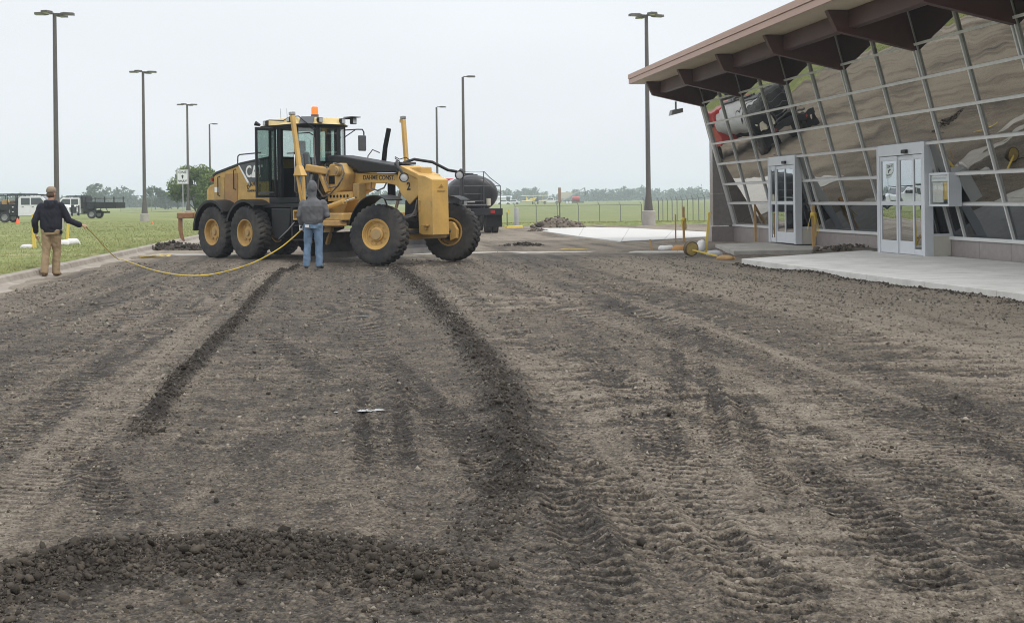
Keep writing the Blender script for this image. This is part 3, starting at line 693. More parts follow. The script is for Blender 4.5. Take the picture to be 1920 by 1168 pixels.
# end wall facing the camera under the leaning glass, in two granite courses
zt = GZ[0]+.74/K
for z0, z1 in ((.5, 1.55), (1.556, 2.6), (2.606, zt+.2)):
    pl = [(-.74, z0), (min(0, -gw(max(z0, GZ[0]))), z0)]
    lo, hi = gw(max(z0, GZ[0])), gw(z1)
    if hi > .74: pl = [(-.74, z0), (-lo, z0), (-.74, zt)]
    else: pl = [(-.74, z0), (-lo, z0), (-hi, z1), (-.74, z1)]
    MB().prism(pl, 'x', -.36, -.03).build('stone_panel', GRAND, bld, bev=.003)
MB().box(-.40, .0, -.80, .02, -.2, .47).build('stone_panel', GRAN, bld, bev=.005)
MB().box(-.40, -.36, -.1, 12, -.2, GZ[7]).build('wall', GRAN, bld)
MB().prism([(-.73, zt), (-gw(GZ[7])+.02, GZ[7]), (12, GZ[7]), (12, .5), (0, .5)], 'x', -.35, -.05).build('wall', GRAND, bld)
MB().box(-.36, AEND, 11.9, 12.1, -.2, GZ[7]).build('wall', INT, bld)
MB().box(AEND+.02, AEND+.3, -1.2, 12, -.2, GZ[7]).build('wall', GRAN, bld)
MB().box(-.3, AEND, .16, 11.8, -.1, .12).build('floor', INTF, bld)
MB().box(2, AEND, 5.5, 5.7, .12, GZ[7]).build('wall', INT, bld)
# roof
RZ = 5.216
roof = MB().box(-.62, AEND+1, -3.33, 12.3, RZ+.012, RZ+.30).build('roof', FASCIA, bld)
MB().box(-.64, AEND+1, -3.375, -3.333, RZ-.02, RZ+.13).build('fascia', FASCIA, roof, bev=.004)
MB().box(-.64, AEND+1, -3.40, -3.333, RZ+.136, RZ+.29).build('fascia', FASCIA, roof, bev=.006)
MB().box(-.66, -.622, -3.33, 12.3, RZ-.02, RZ+.29).build('fascia', FASCIA, roof)
for i in range(10):
    MB().box(-.6+3.2*i, min(-.6+3.2*(i+1)-.012, AEND+1), -3.32, -.9, RZ-.015, RZ+.008).build('soffit_panel', SOFFIT, roof)
# brackets and the beam between them
TIP = 4.38
for i in range(9):
    a = A0+2*STEP*i
    pl = [(-2.99, RZ-.02), (-2.78, 4.76), (-gw(TIP)-.03, TIP), (-gw(RZ)-.03, RZ-.02)]
    MB().prism(pl, 'x', a-.085, a+.085).build('bracket', MAROON, bld, bev=.006)
    if i < 8: MB().box(a+.088, a+2*STEP-.088, -2.54, -2.34, 4.83, RZ-.02).build('beam', MAROON, bld, bev=.006)
# doors
def leaf(par, a0, a1, z0, z1, y, mid=1.2, kick=.30, st=.055, name='door_leaf'):
    mb = MB(); d = .045
    mb.box(a0, a0+st, y, y+d, z0, z1); mb.box(a1-st, a1, y, y+d, z0, z1)
    mb.box(a0+st, a1-st, y+.001, y+d-.001, z0, z0+kick); mb.box(a0+st, a1-st, y+.001, y+d-.001, mid, mid+.09); mb.box(a0+st, a1-st, y+.001, y+d-.001, z1-.10, z1)
    o = mb.build(name, ALUW, par, bev=.004)
    for p, q_ in ((z0+kick, mid), (mid+.09, z1-.10)):
        MB().box(a0+st, a1-st, y+.018, y+.028, p, q_).build('pane', FGDOOR, o)
    return o
def door(d0, d1, cuts):
    y = -.60; zb, zt_ = .13, 2.52
    fr = MB().box(d0, d1, y-.05, y+.14, 2.30, zt_+.03)
    fr.box(d0, d0+.07, y-.05, y+.14, zb, 2.299); fr.box(d1-.07, d1, y-.05, y+.14, zb, 2.299)
    f = fr.build('door_frame', ALUW, bld, bev=.004)
    a = d0+.075
    for i, (w, kick, off) in enumerate(cuts):
        leaf(f, a, a+w-.005, zb+.01, 2.29, y-.03+off, kick=kick, name='door_leaf' if w > .55 else 'sidelight'); a += w
    cam_ = MB().box((d0+d1)/2+.2, (d0+d1)/2+.42, y-.12, y-.055, 2.33, 2.41).build('motion_sensor', BLK, f, bev=.01)
    # side return on the near side
    s = MB(); s.box(d1+.002, d1+.06, -.655, -.46, zb, 2.55)
    s.build('door_post', ALUW, bld, bev=.004)
    MB().prism([(-.46, .60), (-.03, .60), (-gw(2.52)+.1, 2.5), (-.46, 2.5)], 'x', d1+.01, d1+.02).build('side_pane', FGD, bld)
    MB().box(d1+.005, d1+.05, -.458, -.02, .55, .60).build('rail', ALUW, bld)
    MB().box(d1+.01, d1+.045, -.458, -.07, zb, .548).build('side_panel', CREAM, bld, bev=.003)
    MB().box(d0-.06, d0-.002, -.655, -.05, zb, 2.5).build('door_post', ALUW, bld, bev=.004)
door(*DOORS[0], [(.42, .12, .0), (.70, .30, .02), (.72, .30, .0)])
door(*DOORS[1], [(.86, .28, .0), (.74, .28, .03), (.44, .12, .0)])

# display case fixed beside the near door
PAPER = mat('paper', (.72, .71, .69), .9, var=.05); PAPY = mat('yellow_sheet', (.70, .50, .16), .9); PAPG = mat('paper_print', (.40, .44, .52), .9)
dc = thing('display_case', 'white wall case with posted notices beside the nearer glass door', 'display case', bw(14.62, .60, 1.18), BRZ)
c = MB(); W_, H_, D_ = .86, .70, .30
c.box(0, W_, .02, D_, 0, .05); c.box(0, W_, .02, D_, H_-.05, H_); c.box(0, .05, .02, D_, .05, H_-.05); c.box(W_-.05, W_, .02, D_, .05, H_-.05); c.box(.05, W_-.05, D_-.03, D_, .05, H_-.05)
c.build('case_body', ALUW, dc, bev=.006)
MB().box(.06, W_-.06, .055, .06, H_-.18, H_-.055).build('header_card', PAPER, dc)
MB().box(.12, W_-.16, .048, .054, H_-.135, H_-.095).build('printed_line', PAPG, dc)
MB().box(.08, .54, .07, .075, .08, H_-.21).build('notice_sheet', PAPER, dc)
MB().box(.57, .78, .068, .073, .14, H_-.21).build('notice_sheet', PAPY, dc)
MB().box(.052, W_-.052, .03, .036, .055, H_-.055).build('pane', glass_mat('case_glass', (.94, .95, .94), .03, .16), dc)

# flood lamp under the end bracket
fl = thing('flood_lamp', 'grey box flood lamp hung under the end roof bracket', 'lamp', bw(-.05, 1.95, 4.53), BRZ)
LGREY = mat('lamp_grey', (.30, .30, .30), .5, var=.1)
MB().bar((0, 0, .04), (0, 0, -.22), .05).build('stem', LGREY, fl)
MB().add([(-.18, -.20, -.42), (.18, -.20, -.42), (.18, .20, -.32), (-.18, .20, -.32), (-.16, -.16, -.24), (.16, -.16, -.24), (.16, .20, -.18), (-.16, .20, -.18)],
   [(3, 2, 1, 0), (4, 5, 6, 7), (0, 1, 5, 4), (1, 2, 6, 5), (2, 3, 7, 6), (3, 0, 4, 7)]).build('housing', LGREY, fl, bev=.015)
MB().add([(-.15, -.17, -.425), (.15, -.17, -.425), (.15, .17, -.335), (-.15, .17, -.335)], [(3, 2, 1, 0)]).build('lens', LENS, fl)

# pavements in front
pA, pB = bw(14.1, 4.5), bw(31, 3.75); qa, qb = bw(11.0, .16), bw(31, .16)
near_p = pave('pavement', pA, pB, (qa.x-pA.x, qa.y-pA.y), (qb.x-pB.x, qb.y-pB.y), .13, 9, 2, CONC_NEW)
slab('old_landing', [bw(9.9, .15), bw(9.6, 3.2), bw(5.2, 2.3), bw(4.2, .15)], -.3, .10, CONC_DUST)
slab('base_soil', [bw(12, .1), bw(12, .55), bw(9.7, .5), bw(9.7, .1)], -.3, .16, mat('bank_soil', (.10, .082, .066), .95, var=.3, vscale=6, bump=.6, bscale=25))
fs_ = bpy.data.objects.new('new_pavement', None); COL.objects.link(fs_); tag(fs_, kind='structure')
FP = [[(1000, 427), (1095, 428), (1085, 446), (1018, 436)], [(1095, 428), (1180, 430), (1165, 456), (1085, 446)], [(1180, 430), (1262, 434), (1245, 452), (1165, 456)], [(1262, 434), (1382, 441), (1340, 446), (1245, 452)]]
for q_ in FP:
    pts = [gp(*p) for p in q_]; cxy = sum((p.to_2d() for p in pts), Vector((0, 0)))/4
    pts = [cxy+(p.to_2d()-cxy)*.994 for p in pts]
    MB().prism([(p.x, p.y) for p in pts], 'z', -.3, .06).build('panel', CONC_WHITE, fs_, bev=.008)
# ================================================================== WHEELS
def tyre_mesh(Rr, rim, wd, nl=30, depth=.028, seg=180, name='tyre', m=None, style='lug'):
    half = wd/2
    prof = [(rim, -half*.80), (rim+.02, -half*.92), ((rim+Rr)/2, -half*1.02), (Rr-.09, -half*1.0), (Rr-.045, -half*.96), (Rr-.012, -half*.86)]
    inner = [(Rr, -half*.70), (Rr, -half*.48), (Rr, -half*.22), (Rr, 0), (Rr, half*.22), (Rr, half*.48), (Rr, half*.70)]
    prof = prof+inner+[(r, -y) for r, y in reversed(prof)]
    n = len(prof); vs = []; fs = []
    for k in range(seg):
        th = 2*math.pi*k/seg; c, s = math.cos(th), math.sin(th)
        for i, (r, y) in enumerate(prof):
            u = y/half; d = 0
            if r > Rr-.06:
                if style == 'lug':
                    ph = (k/seg*nl+(abs(u)*.55)+(0 if u < 0 else .5)) % 1
                    if ph < .42: d = -depth*(1 if r > Rr-.03 else .7)
                    if abs(u) < .05: d = min(d, -depth*.5)
                else:
                    if abs(abs(u)-.4) < .1: d = -depth
                    elif abs(u) > .6 and (k/seg*nl) % 1 < .3: d = -depth*.7
            vs.append(((r+d)*c, y, (r+d)*s))
    for k in range(seg):
        k2 = (k+1) % seg
        for i in range(n-1): fs.append((k*n+i, k*n+i+1, k2*n+i+1, k2*n+i))
    me = bpy.data.meshes.new(name); me.from_pydata(vs, [], fs); me.update()
    me.polygons.foreach_set('use_smooth', [True]*len(me.polygons)); me.set_sharp_from_angle(angle=R(30)); me.materials.append(m or RUB)
    return me
def wheel(par, loc, tyre_me, rim_me, hub_me, hub_m, rz=0.0, side=-1, lean=0.0, name='wheel'):
    o = bpy.data.objects.new(name, rim_me); COL.objects.link(o); o.parent = par; o.location = loc
    o.rotation_euler = (lean, 0, rz+(0 if side < 0 else math.pi))
    t = bpy.data.objects.new('tyre', tyre_me); COL.objects.link(t); t.parent = o
    if hub_me is not None:
        bo_ = bpy.data.objects.new('wheel_bolts', BOLTR if hub_me is HUBR else BOLTF); COL.objects.link(bo_); bo_.parent = o; tag(bo_, kind='stuff')
    if hub_me is not None: h = bpy.data.objects.new('hub', hub_me); COL.objects.link(h); h.parent = o
    return o

# ================================================================== MOTOR GRADER (x forward, y left, camera sees its right side)
GO, GRZ = Vector((-6.48, 32.43, 0)), R(-44)
gr = thing('motor_grader', 'yellow motor grader with open black cab door and steered front wheels', 'motor grader', GO, GRZ)
def part(name, mb, m, par=None, smooth=None, bev=0.0): return mb.build(name, m, par or gr, smooth, bev)
TY = tyre_mesh(.685, .335, .40, 30)
# rear rims
rp = [(.340, -.17), (.345, -.19), (.315, -.185), (.300, -.15), (.290, -.06), (.255, -.045), (.17, -.05), (.165, -.085), (.09, -.09), (.0, -.09)]
mb = MB(); mb.lathe(rp, 'y', 32); mb.lathe([(.338, -.17), (.338, .17), (.30, .17), (.28, -.04), (0, -.03)], 'y', 32)
RIMR = mb.mesh('wheel', 35); RIMR.materials.append(YEL)
mb = MB()
for k in range(8):
    t = 2*math.pi*k/8; mb.lathe([(.0, -.03), (.036, -.03), (.036, 0), (0, 0)], 'y', 8, Matrix.Translation((.215*math.cos(t), -.05, .215*math.sin(t))))
BOLTR = mb.mesh('wheel_bolts', 40); BOLTR.materials.append(YELD); mb = MB()
mb.lathe([(0, -.045), (.075, -.045), (.085, 0), (0, 0)], 'y', 16, Matrix.Translation((0, -.085, 0)))
HUBR = mb.mesh('hub', 40); HUBR.materials.append(YELD)
fpf = [(.340, -.17), (.348, -.19), (.320, -.185), (.312, -.165), (.295, -.165), (.285, -.13), (.265, -.125), (.255, -.10), (.20, -.10), (.16, -.10), (.155, -.145), (.135, -.16), (0, -.16)]
mb = MB(); mb.lathe(fpf, 'y', 36); mb.lathe([(.338, -.17), (.338, .17), (.30, .17), (.29, .02), (.12, .02), (.12, .14), (0, .14)], 'y', 32)
RIMF = mb.mesh('wheel', 35); RIMF.materials.append(YEL2)
mb = MB()
for k in range(10):
    t = 2*math.pi*(k+.3)/10; mb.lathe([(.0, -.022), (.018, -.022), (.018, 0), (0, 0)], 'y', 6, Matrix.Translation((.205*math.cos(t), -.10, .205*math.sin(t))))
BOLTF = mb.mesh('wheel_bolts', 40); BOLTF.materials.append(YELD); mb = MB()
mb.lathe([(0, -.03), (.12, -.03), (.125, 0), (0, 0)], 'y', 20, Matrix.Translation((0, -.155, 0)))
HUBF = mb.mesh('hub', 40); HUBF.materials.append(YELD)
for sx in (-.76, .76):
    for sy in (-1, 1): wheel(gr, (sx, sy*1.02, .675), TY, RIMR, HUBR, YEL, 0, sy)
wheel(gr, (5.86, -1.04, .675), TY, RIMF, HUBF, YEL, R(22), -1, R(-5))
wf = wheel(gr, (5.92, 1.14, .675), TY, RIMF, HUBF, YEL, R(22), 1, R(5))
# hub motor on the back of the far front wheel
mb = MB(); mb.lathe([(0, .02), (.20, .02), (.20, .20), (.12, .30), (0, .30)], 'y', 16)
h = part('drive_motor', mb, DSTEEL, wf, 35)
mb = MB(); mb.prism([(.05, .24), (-.16, .22), (-.27, .05), (-.26, -.16), (-.10, -.22), (-.08, -.02)], 'y', .20, .33); part('motor_guard', mb, YEL2, wf, bev=.01)
for k in range(5):
    t = k*.5; mb = MB(); mb.tube([(-.05+.05*k, .28, .12), (-.12+.05*k, .36, .0), (-.06+.04*k, .38, -.13-.02*k), (.08, .33, -.17+.05*k), (.14, .28, -.05)], .014, 6); part('hose', mb, HOSE, wf, 60)

# rear frame, tandem cases
part('rear_frame', MB().prism([(-1.75, .80), (-1.75, 1.38), (2.3, 1.38), (2.75, 1.25), (2.75, .75), (2.2, .62), (-1.4, .62)], 'y', -.42, .42), BLKM, bev=.02)
for sy in (-1, 1):
    part('tandem_case', MB().prism([(-1.0, .60), (-.95, .82), (0, .92), (.95, .82), (1.0, .60), (.9, .48), (-.9, .48)], 'y', sy*.50, sy*.78), YELD, bev=.02)
# hood
hood = part('engine_hood', MB().prism([(-1.42, 1.38), (-1.36, 2.18), (-1.20, 2.24), (-.1, 2.44), (1.22, 2.55), (1.22, 1.38)], 'y', -.75, .75), YEL, bev=.035)
part('hood_top', MB().prism([(-1.40, 2.19), (-1.22, 2.27), (-.1, 2.48), (1.2, 2.60), (1.2, 2.53), (-.1, 2.41), (-1.2, 2.20), (-1.38, 2.13)], 'y', -.77, .77), BLK, hood, bev=.012)
for sy in (-1, 1):
    part('side_panel', MB().prism([(-.12, 2.42), (.30, 1.97), (1.2, 1.97), (1.2, 2.54)], 'y', sy*.752, sy*.766), GRYP, hood)
    part('stripe', MB().prism([(-.16, 2.41), (-.11, 2.415), (.32, 1.97), (.29, 1.93), (.24, 1.955)], 'y', sy*.752, sy*.770), DECALW, hood)
part('access_door', MB().box(-.80, -.22, -.763, -.752, 1.42, 2.20), mat('faded_brown_panel', (.36, .20, .075), .6, var=.12, dirt=.4, dcol=(.2, .14, .09)), hood)
part('access_door', MB().box(-1.32, -.84, -.760, -.752, 1.42, 2.12), YELD, hood)
part('label_plate', MB().box(-1.30, -1.10, -.765, -.761, 1.72, 1.86), DECALW, hood)
for x0, z0, z1 in ((-1.05, 1.62, 2.14), (-.30, 1.78, 2.31)):
    part('grab_handle', MB().tube([(x0, -.755, z0), (x0, -.82, z0+.02), (x0, -.82, z1-.02), (x0, -.755, z1)], .016, 6), BLK, hood, 50)
part('handrail', MB().tube([(-.52, -.55, 2.40), (-.50, -.55, 2.66), (-.42, -.55, 2.70), (.55, -.55, 2.72)], .018, 6), BLK, hood, 50)
# rear: radiator guard, counter block, ripper
part('radiator_guard', MB().prism([(-1.95, .95), (-1.92, 1.80), (-1.75, 1.92), (-1.43, 1.95), (-1.43, .95)], 'y', -.62, .62), YEL, bev=.03)
part('tail_lamp', MB().box(-1.43, -1.38, -.80, -.70, 2.02, 2.10), mat('red_lens', (.35, .02, .02), .3))
rip = part('ripper', MB().box(-2.84, -2.64, -1.0, 1.0, 1.02, 1.18), RUST, bev=.02)
for sy in (-.5, .5): part('ripper_arm', MB().bar((-1.9, sy, 1.1), (-2.65, sy, 1.1), .16, .20), YELD, rip, bev=.01)
for sy in (-.93, -.3, .3, .93):
    part('ripper_shank', MB().prism([(-2.82, 1.02), (-2.82, .70), (-2.74, .50), (-2.58, .40), (-2.66, .56), (-2.70, .72), (-2.70, 1.02)], 'y', sy-.035, sy+.035), RUST, rip, bev=.008)
# fenders
def fender(cx, cz, r, a0, a1, y0, y1, n=14, th=.025, m=BLK, lip=.07):
    mb = MB(); vs = []; fs = []
    for k in range(n+1):
        a = R(a0+(a1-a0)*k/n); c, s = math.cos(a), math.sin(a)
        for rr, yy in ((r-lip, y0), (r, y0), (r, y1), (r-th, y1), (r-th, y0+th), (r-lip, y0+th)): vs.append((cx+rr*c, yy, cz+rr*s))
    for k in range(n):
        for i in range(6): j = (i+1) % 6; fs.append((k*6+i, k*6+j, (k+1)*6+j, (k+1)*6+i))
    fs += [tuple(range(6)), tuple(n*6+i for i in reversed(range(6)))]
    mb.add(vs, fs); return mb
part('fender', fender(-.76, .68, .84, 40, 178, -1.26, -.62), BLK, smooth=50)
part('fender', fender(.78, .68, .84, 55, 160, -1.26, -.62), BLK, smooth=50)
for cx_ in (-.76, .78): part('fender', fender(cx_, .68, .84, 40, 170, 1.26, .62, lip=.05), BLK, smooth=50)
part('fender', fender(5.92, .64, .93, 62, 165, -1.26, -.78, lip=.02), BLK, smooth=50)
part('fender', fender(5.95, .64, .90, 62, 118, 1.30, 1.0, lip=.02), BLK, smooth=50)
part('fender_bracket', MB().bar((5.75, -.80, 1.50), (5.85, -.62, .9), .05, .03), BLK)
# cab
FT = [(1.22, .78), (1.70, .80), (2.36, .77), (2.68, .34)]
foot = [(x, -y) for x, y in FT]+[(x, y) for x, y in reversed(FT)]
cab = part('cab', MB().prism(foot, 'z', 1.40, 1.56), BLK, bev=.02)
def pil(x, y, w=.10, d=.10, z0=1.56, z1=3.34, m=BLK, nm='pillar'): part(nm, MB().box(x-w/2, x+w/2, y-d/2, y+d/2, z0, z1), m, cab, bev=.015)
for sy in (-1, 1):
    pil(1.27, sy*.73); pil(1.68, sy*.75, .14, .10); pil(2.36, sy*.73, .07, .07); pil(2.62, sy*.32, .12, .13)
part('cab_header', MB().prism([(x*1.0, y*.99) for x, y in foot], 'z', 3.26, 3.36), BLK, cab, bev=.015)
def quad(p, q, z0, z1, m, par=None, nm='window'):
    p = Vector(p); q = Vector(q); o = MB(); d = (q-p).normalized(); n = Vector((d.y, -d.x))*.004
    o.prism([(p+n)[:], (q+n)[:], (q-n)[:], (p-n)[:]], 'z', z0, z1); return part(nm, o, m, par or cab)
quad((1.22, -.70), (1.22, .70), 2.3, 3.27, CABGLASS); quad((1.28, .76), (1.66, .77), 1.9, 3.27, CABGLASS); quad((1.74, .77), (2.33, .75), 1.56, 3.27, CABGLASS)
quad((2.39, .72), (2.60, .38), 1.56, 3.27, CABGLASS); quad((2.67, -.28), (2.67, .28), 1.56, 3.27, CABGLASS); quad((2.39, -.72), (2.60, -.38), 1.56, 3.27, CABGLASS)
quad((1.28, -.76), (1.62, -.77), 2.0, 3.27, CABGLASS)
part('rear_wall', MB().box(1.20, 1.24, -.74, .74, 1.5, 2.3), BLK, cab)
# cab interior
seat = part('operator_seat', MB().box(1.65, 2.15, -.26, .26, 1.95, 2.10), BLKM, cab, bev=.04)
part('backrest', MB().add([(1.62, -.24, 2.08), (1.62, .24, 2.08), (1.78, -.24, 2.08), (1.78, .24, 2.08), (1.46, -.22, 2.72), (1.46, .22, 2.72), (1.60, -.22, 2.72), (1.60, .22, 2.72)], [(0, 1, 3, 2), (4, 6, 7, 5), (0, 4, 5, 1), (2, 3, 7, 6), (0, 2, 6, 4), (1, 5, 7, 3)]), BLKM, seat, bev=.04)
part('headrest', MB().box(1.42, 1.54, -.16, .16, 2.72, 3.0), mat('seat_grey', (.17, .17, .19), .8), seat, bev=.04)
part('seat_base', MB().box(1.70, 2.10, -.2, .2, 1.56, 1.95), BLKM, seat, bev=.02)
part('control_console', MB().prism([(2.25, 1.56), (2.25, 2.0), (2.48, 2.45), (2.60, 2.45), (2.60, 1.56)], 'y', -.2, .2), BLKM, cab, bev=.02)
for sy in (-.34, .34): part('armrest_pod', MB().box(1.9, 2.35, sy-.06, sy+.06, 2.16, 2.26), BLKM, cab, bev=.02)
part('grab_rail', MB().tube([(2.42, -.80, 1.66), (2.42, -.85, 1.70), (2.42, -.85, 2.58), (2.36, -.85, 2.64), (2.12, -.85, 2.64), (2.06, -.80, 2.64)], .016, 6), STEEL, cab, 50)
part('grab_rail', MB().tube([(2.64, -.44, 3.08), (2.60, -.52, 3.14), (2.38, -.78, 3.12), (2.36, -.80, 2.75)], .016, 6), BLK, cab, 50)
part('kick_strut', MB().bar((2.56, -.52, 1.62), (2.50, -.58, 2.62), .10, .03), GRYP, cab)
# open door, square to the cab side
dr = part('cab_door', MB().box(1.56, 1.61, -1.42, -1.36, 1.55, 3.30).box(1.56, 1.61, -.86, -.80, 1.55, 3.30).box(1.561, 1.609, -1.36, -.86, 1.55, 1.62).box(1.561, 1.609, -1.36, -.86, 3.22, 3.30), BLK, bev=.012)
part('door_pane', MB().box(1.58, 1.588, -1.36, -.86, 1.62, 3.22), glass_mat('door_tint', (.58, .68, .64), .16, .6), dr)
part('door_handle', MB().tube([(1.62, -1.34, 2.1), (1.68, -1.34, 2.14), (1.68, -1.34, 2.44), (1.62, -1.34, 2.48)], .014, 6), BLK, dr, 50)
part('door_trim', MB().box(1.612, 1.622, -1.33, -.9, 1.66, 1.70), GRYP, dr)
# roof, lights, beacon
roofp = [(.82, -.70), (1.05, -.88), (2.36, -.85), (2.76, -.44), (2.76, .44), (2.36, .85), (1.05, .88), (.82, .70)]
def loft(poly0, z0, poly1, z1):
    n = len(poly0); mb = MB(); mb.add([(x, y, z0) for x, y in poly0]+[(x, y, z1) for x, y in poly1], [tuple(range(n)), tuple(range(n, 2*n))]+[(i, (i+1) % n, n+(i+1) % n, n+i) for i in range(n)]); return mb
CREAMY = mat('roof_cream', (.60, .46, .20), .5, var=.1, dirt=.25, dcol=(.3, .25, .18))
rf = part('cab_roof', loft(roofp, 3.36, [(2.0+(x-2.0)*.86, y*.82) for x, y in roofp], 3.53), CREAMY, bev=.03)
part('roof_trim', loft([(2.05+(x-2.05)*1.01, y*1.005) for x, y in roofp], 3.33, [(2.05+(x-2.05)*1.01, y*1.005) for x, y in roofp], 3.359), BLK, rf)
part('roof_patch', MB().add([(2.52, -.77, 3.365), (2.80, -.55, 3.365), (2.68, -.42, 3.535), (2.40, -.62, 3.535)], [(0, 1, 2, 3)]).add([(2.52, -.79, 3.365), (2.80, -.57, 3.365), (2.68, -.43, 3.545), (2.40, -.63, 3.545)], [(3, 2, 1, 0)]), GRYP, rf)
bc = part('beacon', MB().cyl((2.02, .08, 3.56), (2.02, .08, 3.64), .10, seg=14), GRYP, gr, 40)
part('beacon_lens', MB().lathe([(.0, 0), (.088, 0), (.085, .17), (.07, .20), (0, .20)], 'z', 14, Matrix.Translation((2.02, .08, 3.64))), ORANGE, bc, 40)
for x_, y_ in ((1.45, -.55), (1.65, -.5)): part('antenna', MB().tube([(x_, y_, 3.52), (x_-.02, y_, 3.80)], [.006, .003], 5), BLK, rf)
def worklamp(p, d, par, sz=.12):
    M = basis(p, Vector((0, 0, 1)).cross(Vector(d)).normalized(), Vector((0, 0, 1)))
    o = MB().box(-sz/2, sz/2, -sz/2, sz/2, -.03, .07, M).build('work_lamp', BLK, par, bev=.012)
    MB().box(-sz/2+.014, sz/2-.014, -sz/2+.014, sz/2-.014, .071, .076, M).build('lens', LENS, o); return o
for p in ((2.73, .38, 3.45), (2.73, -.32, 3.45)): worklamp(p, (1, 0, -.15), rf, .13)
for p in ((2.3, -.88, 3.46), (1.35, -.92, 3.42)): worklamp(p, (0, -1, -.15), rf, .12)
part('lamp_bracket', MB().tube([(2.56, .28, 3.48), (2.64, .48, 3.52), (2.76, .66, 3.52)], .018, 6), BLK, rf, 50)
worklamp((2.79, .68, 3.46), (1, .2, -.1), rf, .16)
part('light_visor', MB().box(2.62, 2.94, .52, .82, 3.545, 3.565), BLK, rf)
part('horn', MB().tube([(.90, -.80, 3.40), (.80, -.88, 3.45)], [.03, .065], 8), BLK, rf, 50)
part('wiring', MB().tube([(1.1, -.75, 3.50), (1.4, -.86, 3.50), (1.9, -.80, 3.46), (2.1, -.74, 3.55), (2.4, -.70, 3.55), (2.66, -.70, 3.40), (2.80, -.45, 3.2)], .014, 5), BLK, rf, 60)
# mirror on a long arm (far side)
ma = part('mirror_arm', MB().tube([(2.50, .62, 3.24), (2.60, .98, 3.27), (2.63, 1.12, 3.27), (2.64, 1.16, 3.2), (2.64, 1.16, 2.85)], .018, 6).tube([(2.50, .62, 3.05), (2.58, .92, 3.25)], .014, 6), BLK, gr, 50)
part('mirror', MB().box(2.61, 2.67, .98, 1.22, 2.72, 3.12), GRYP, ma, bev=.025)
# platform under the cab, steps, battery box
part('platform', MB().box(1.15, 3.0, -.92, .92, 1.30, 1.395), BLK, bev=.01)
part('battery_box', MB().prism([(1.50, 1.29), (2.35, 1.29), (2.25, .80), (2.0, .55), (1.75, .50), (1.55, .62)], 'y', -.92, -.55), BLK, bev=.03)
st = part('access_step', MB().box(2.45, 2.52, -1.0, -.62, .50, 1.30).box(2.45, 2.95, -1.0, -.70, .50, .53).box(2.45, 2.95, -1.0, -.70, .85, .88), BLK, bev=.006)
part('step_lamp', MB().box(2.56, 2.60, -1.02, -.80, 1.00, 1.24).box(2.80, 2.84, -1.02, -.80, 1.00, 1.24).box(2.60, 2.80, -1.02, -.80, 1.00, 1.04).box(2.60, 2.80, -1.02, -.80, 1.20, 1.24), YEL2, gr, bev=.005)
part('ladder_rail', MB().tube([(2.60, -1.0, .95), (2.40, -1.06, .75), (2.15, -1.1, .58), (2.0, -1.05, .52)], .014, 6), STEEL, gr, 50)
# front frame (gooseneck), cover, nose
gn = part('front_frame', MB().prism([(2.55, .85), (2.55, 1.30), (3.05, 1.42), (3.30, 1.75), (3.42, 2.12), (3.75, 2.20), (4.0, 2.10), (4.3, 2.11), (5.35, 2.08), (5.62, 2.0), (5.72, 2.20), (6.30, 2.20), (6.34, 1.55), (6.02, 1.33), (5.66, 1.60), (5.40, 1.80), (5.05, 1.85), (4.1, 1.86), (3.85, 1.78), (3.6, 1.35), (3.3, .95), (3.0, .80)], 'y', -.17, .17), YEL2, bev=.02)
part('frame_cover', MB().prism([(3.0, 2.42), (3.02, 2.56), (3.30, 2.57), (5.70, 2.235), (5.66, 2.06), (5.45, 2.09), (4.25, 2.12), (4.05, 2.22), (3.75, 2.30)], 'y', -.30, .30), BLK, gn, bev=.03)
part('nose', MB().prism([(5.64, 2.02), (5.70, 2.24), (6.28, 2.03), (6.34, 1.98), (6.36, 1.56), (6.04, 1.34), (5.72, 1.62)], 'y', -.30, .30), YEL2, gn, bev=.02)
part('nose_top', MB().add([(5.72, -.30, 2.25), (5.72, .30, 2.25), (6.42, .33, 2.02), (6.42, -.33, 2.02), (5.72, -.30, 2.12), (5.72, .30, 2.12), (6.42, .33, 1.9), (6.42, -.33, 1.9)], [(0, 1, 2, 3), (7, 6, 5, 4), (0, 4, 5, 1), (1, 5, 6, 2), (2, 6, 7, 3), (3, 7, 4, 0)]), YEL2, gn, bev=.015)
fb = part('front_weight_box', MB().prism([(6.42, .70), (6.38, 2.02), (6.62, 1.99), (6.88, 1.90), (6.90, .66), (6.55, .66)], 'y', -.36, .13), YEL2, bev=.014)
part('tow_step', MB().box(6.60, 6.78, -.46, -.362, .86, .90).box(6.66, 6.72, -.42, -.362, .78, .859), YEL, fb, bev=.006)
part('latch', MB().box(6.84, 6.87, -.372, -.361, 1.28, 1.42), YELD, fb); part('hinge', MB().box(6.44, 6.48, -.385, -.361, 1.20, 1.44), YELD, fb)
# axle and steering below the nose
part('front_axle', MB().prism([(5.75, .55), (5.75, .80), (6.10, .80), (6.10, .55)], 'y', -.82, .82), YELD, bev=.02)
part('axle_mount', MB().prism([(5.80, .80), (5.84, 1.45), (6.30, 1.6), (6.30, .80)], 'y', -.26, .26), BLKM, bev=.02)
for k, (p, q_) in enumerate((((6.2, -.8, .72), (6.2, .8, .72)), ((6.25, -.70, 1.05), (6.2, .1, .95)), ((5.7, -.75, .95), (6.2, -.35, 1.1)))):
    part('steering_cylinder', MB().cyl(p, q_, .045, seg=10), DSTEEL, smooth=40)
for k in range(4):
    part('hose', MB().tube([(6.30, -.30+.04*k, 1.45-.03*k), (6.36, -.40, 1.25-.05*k), (6.28, -.48-.03*k, 1.05), (6.10, -.62, .95+.05*k)], .016, 6), HOSE, smooth=60)
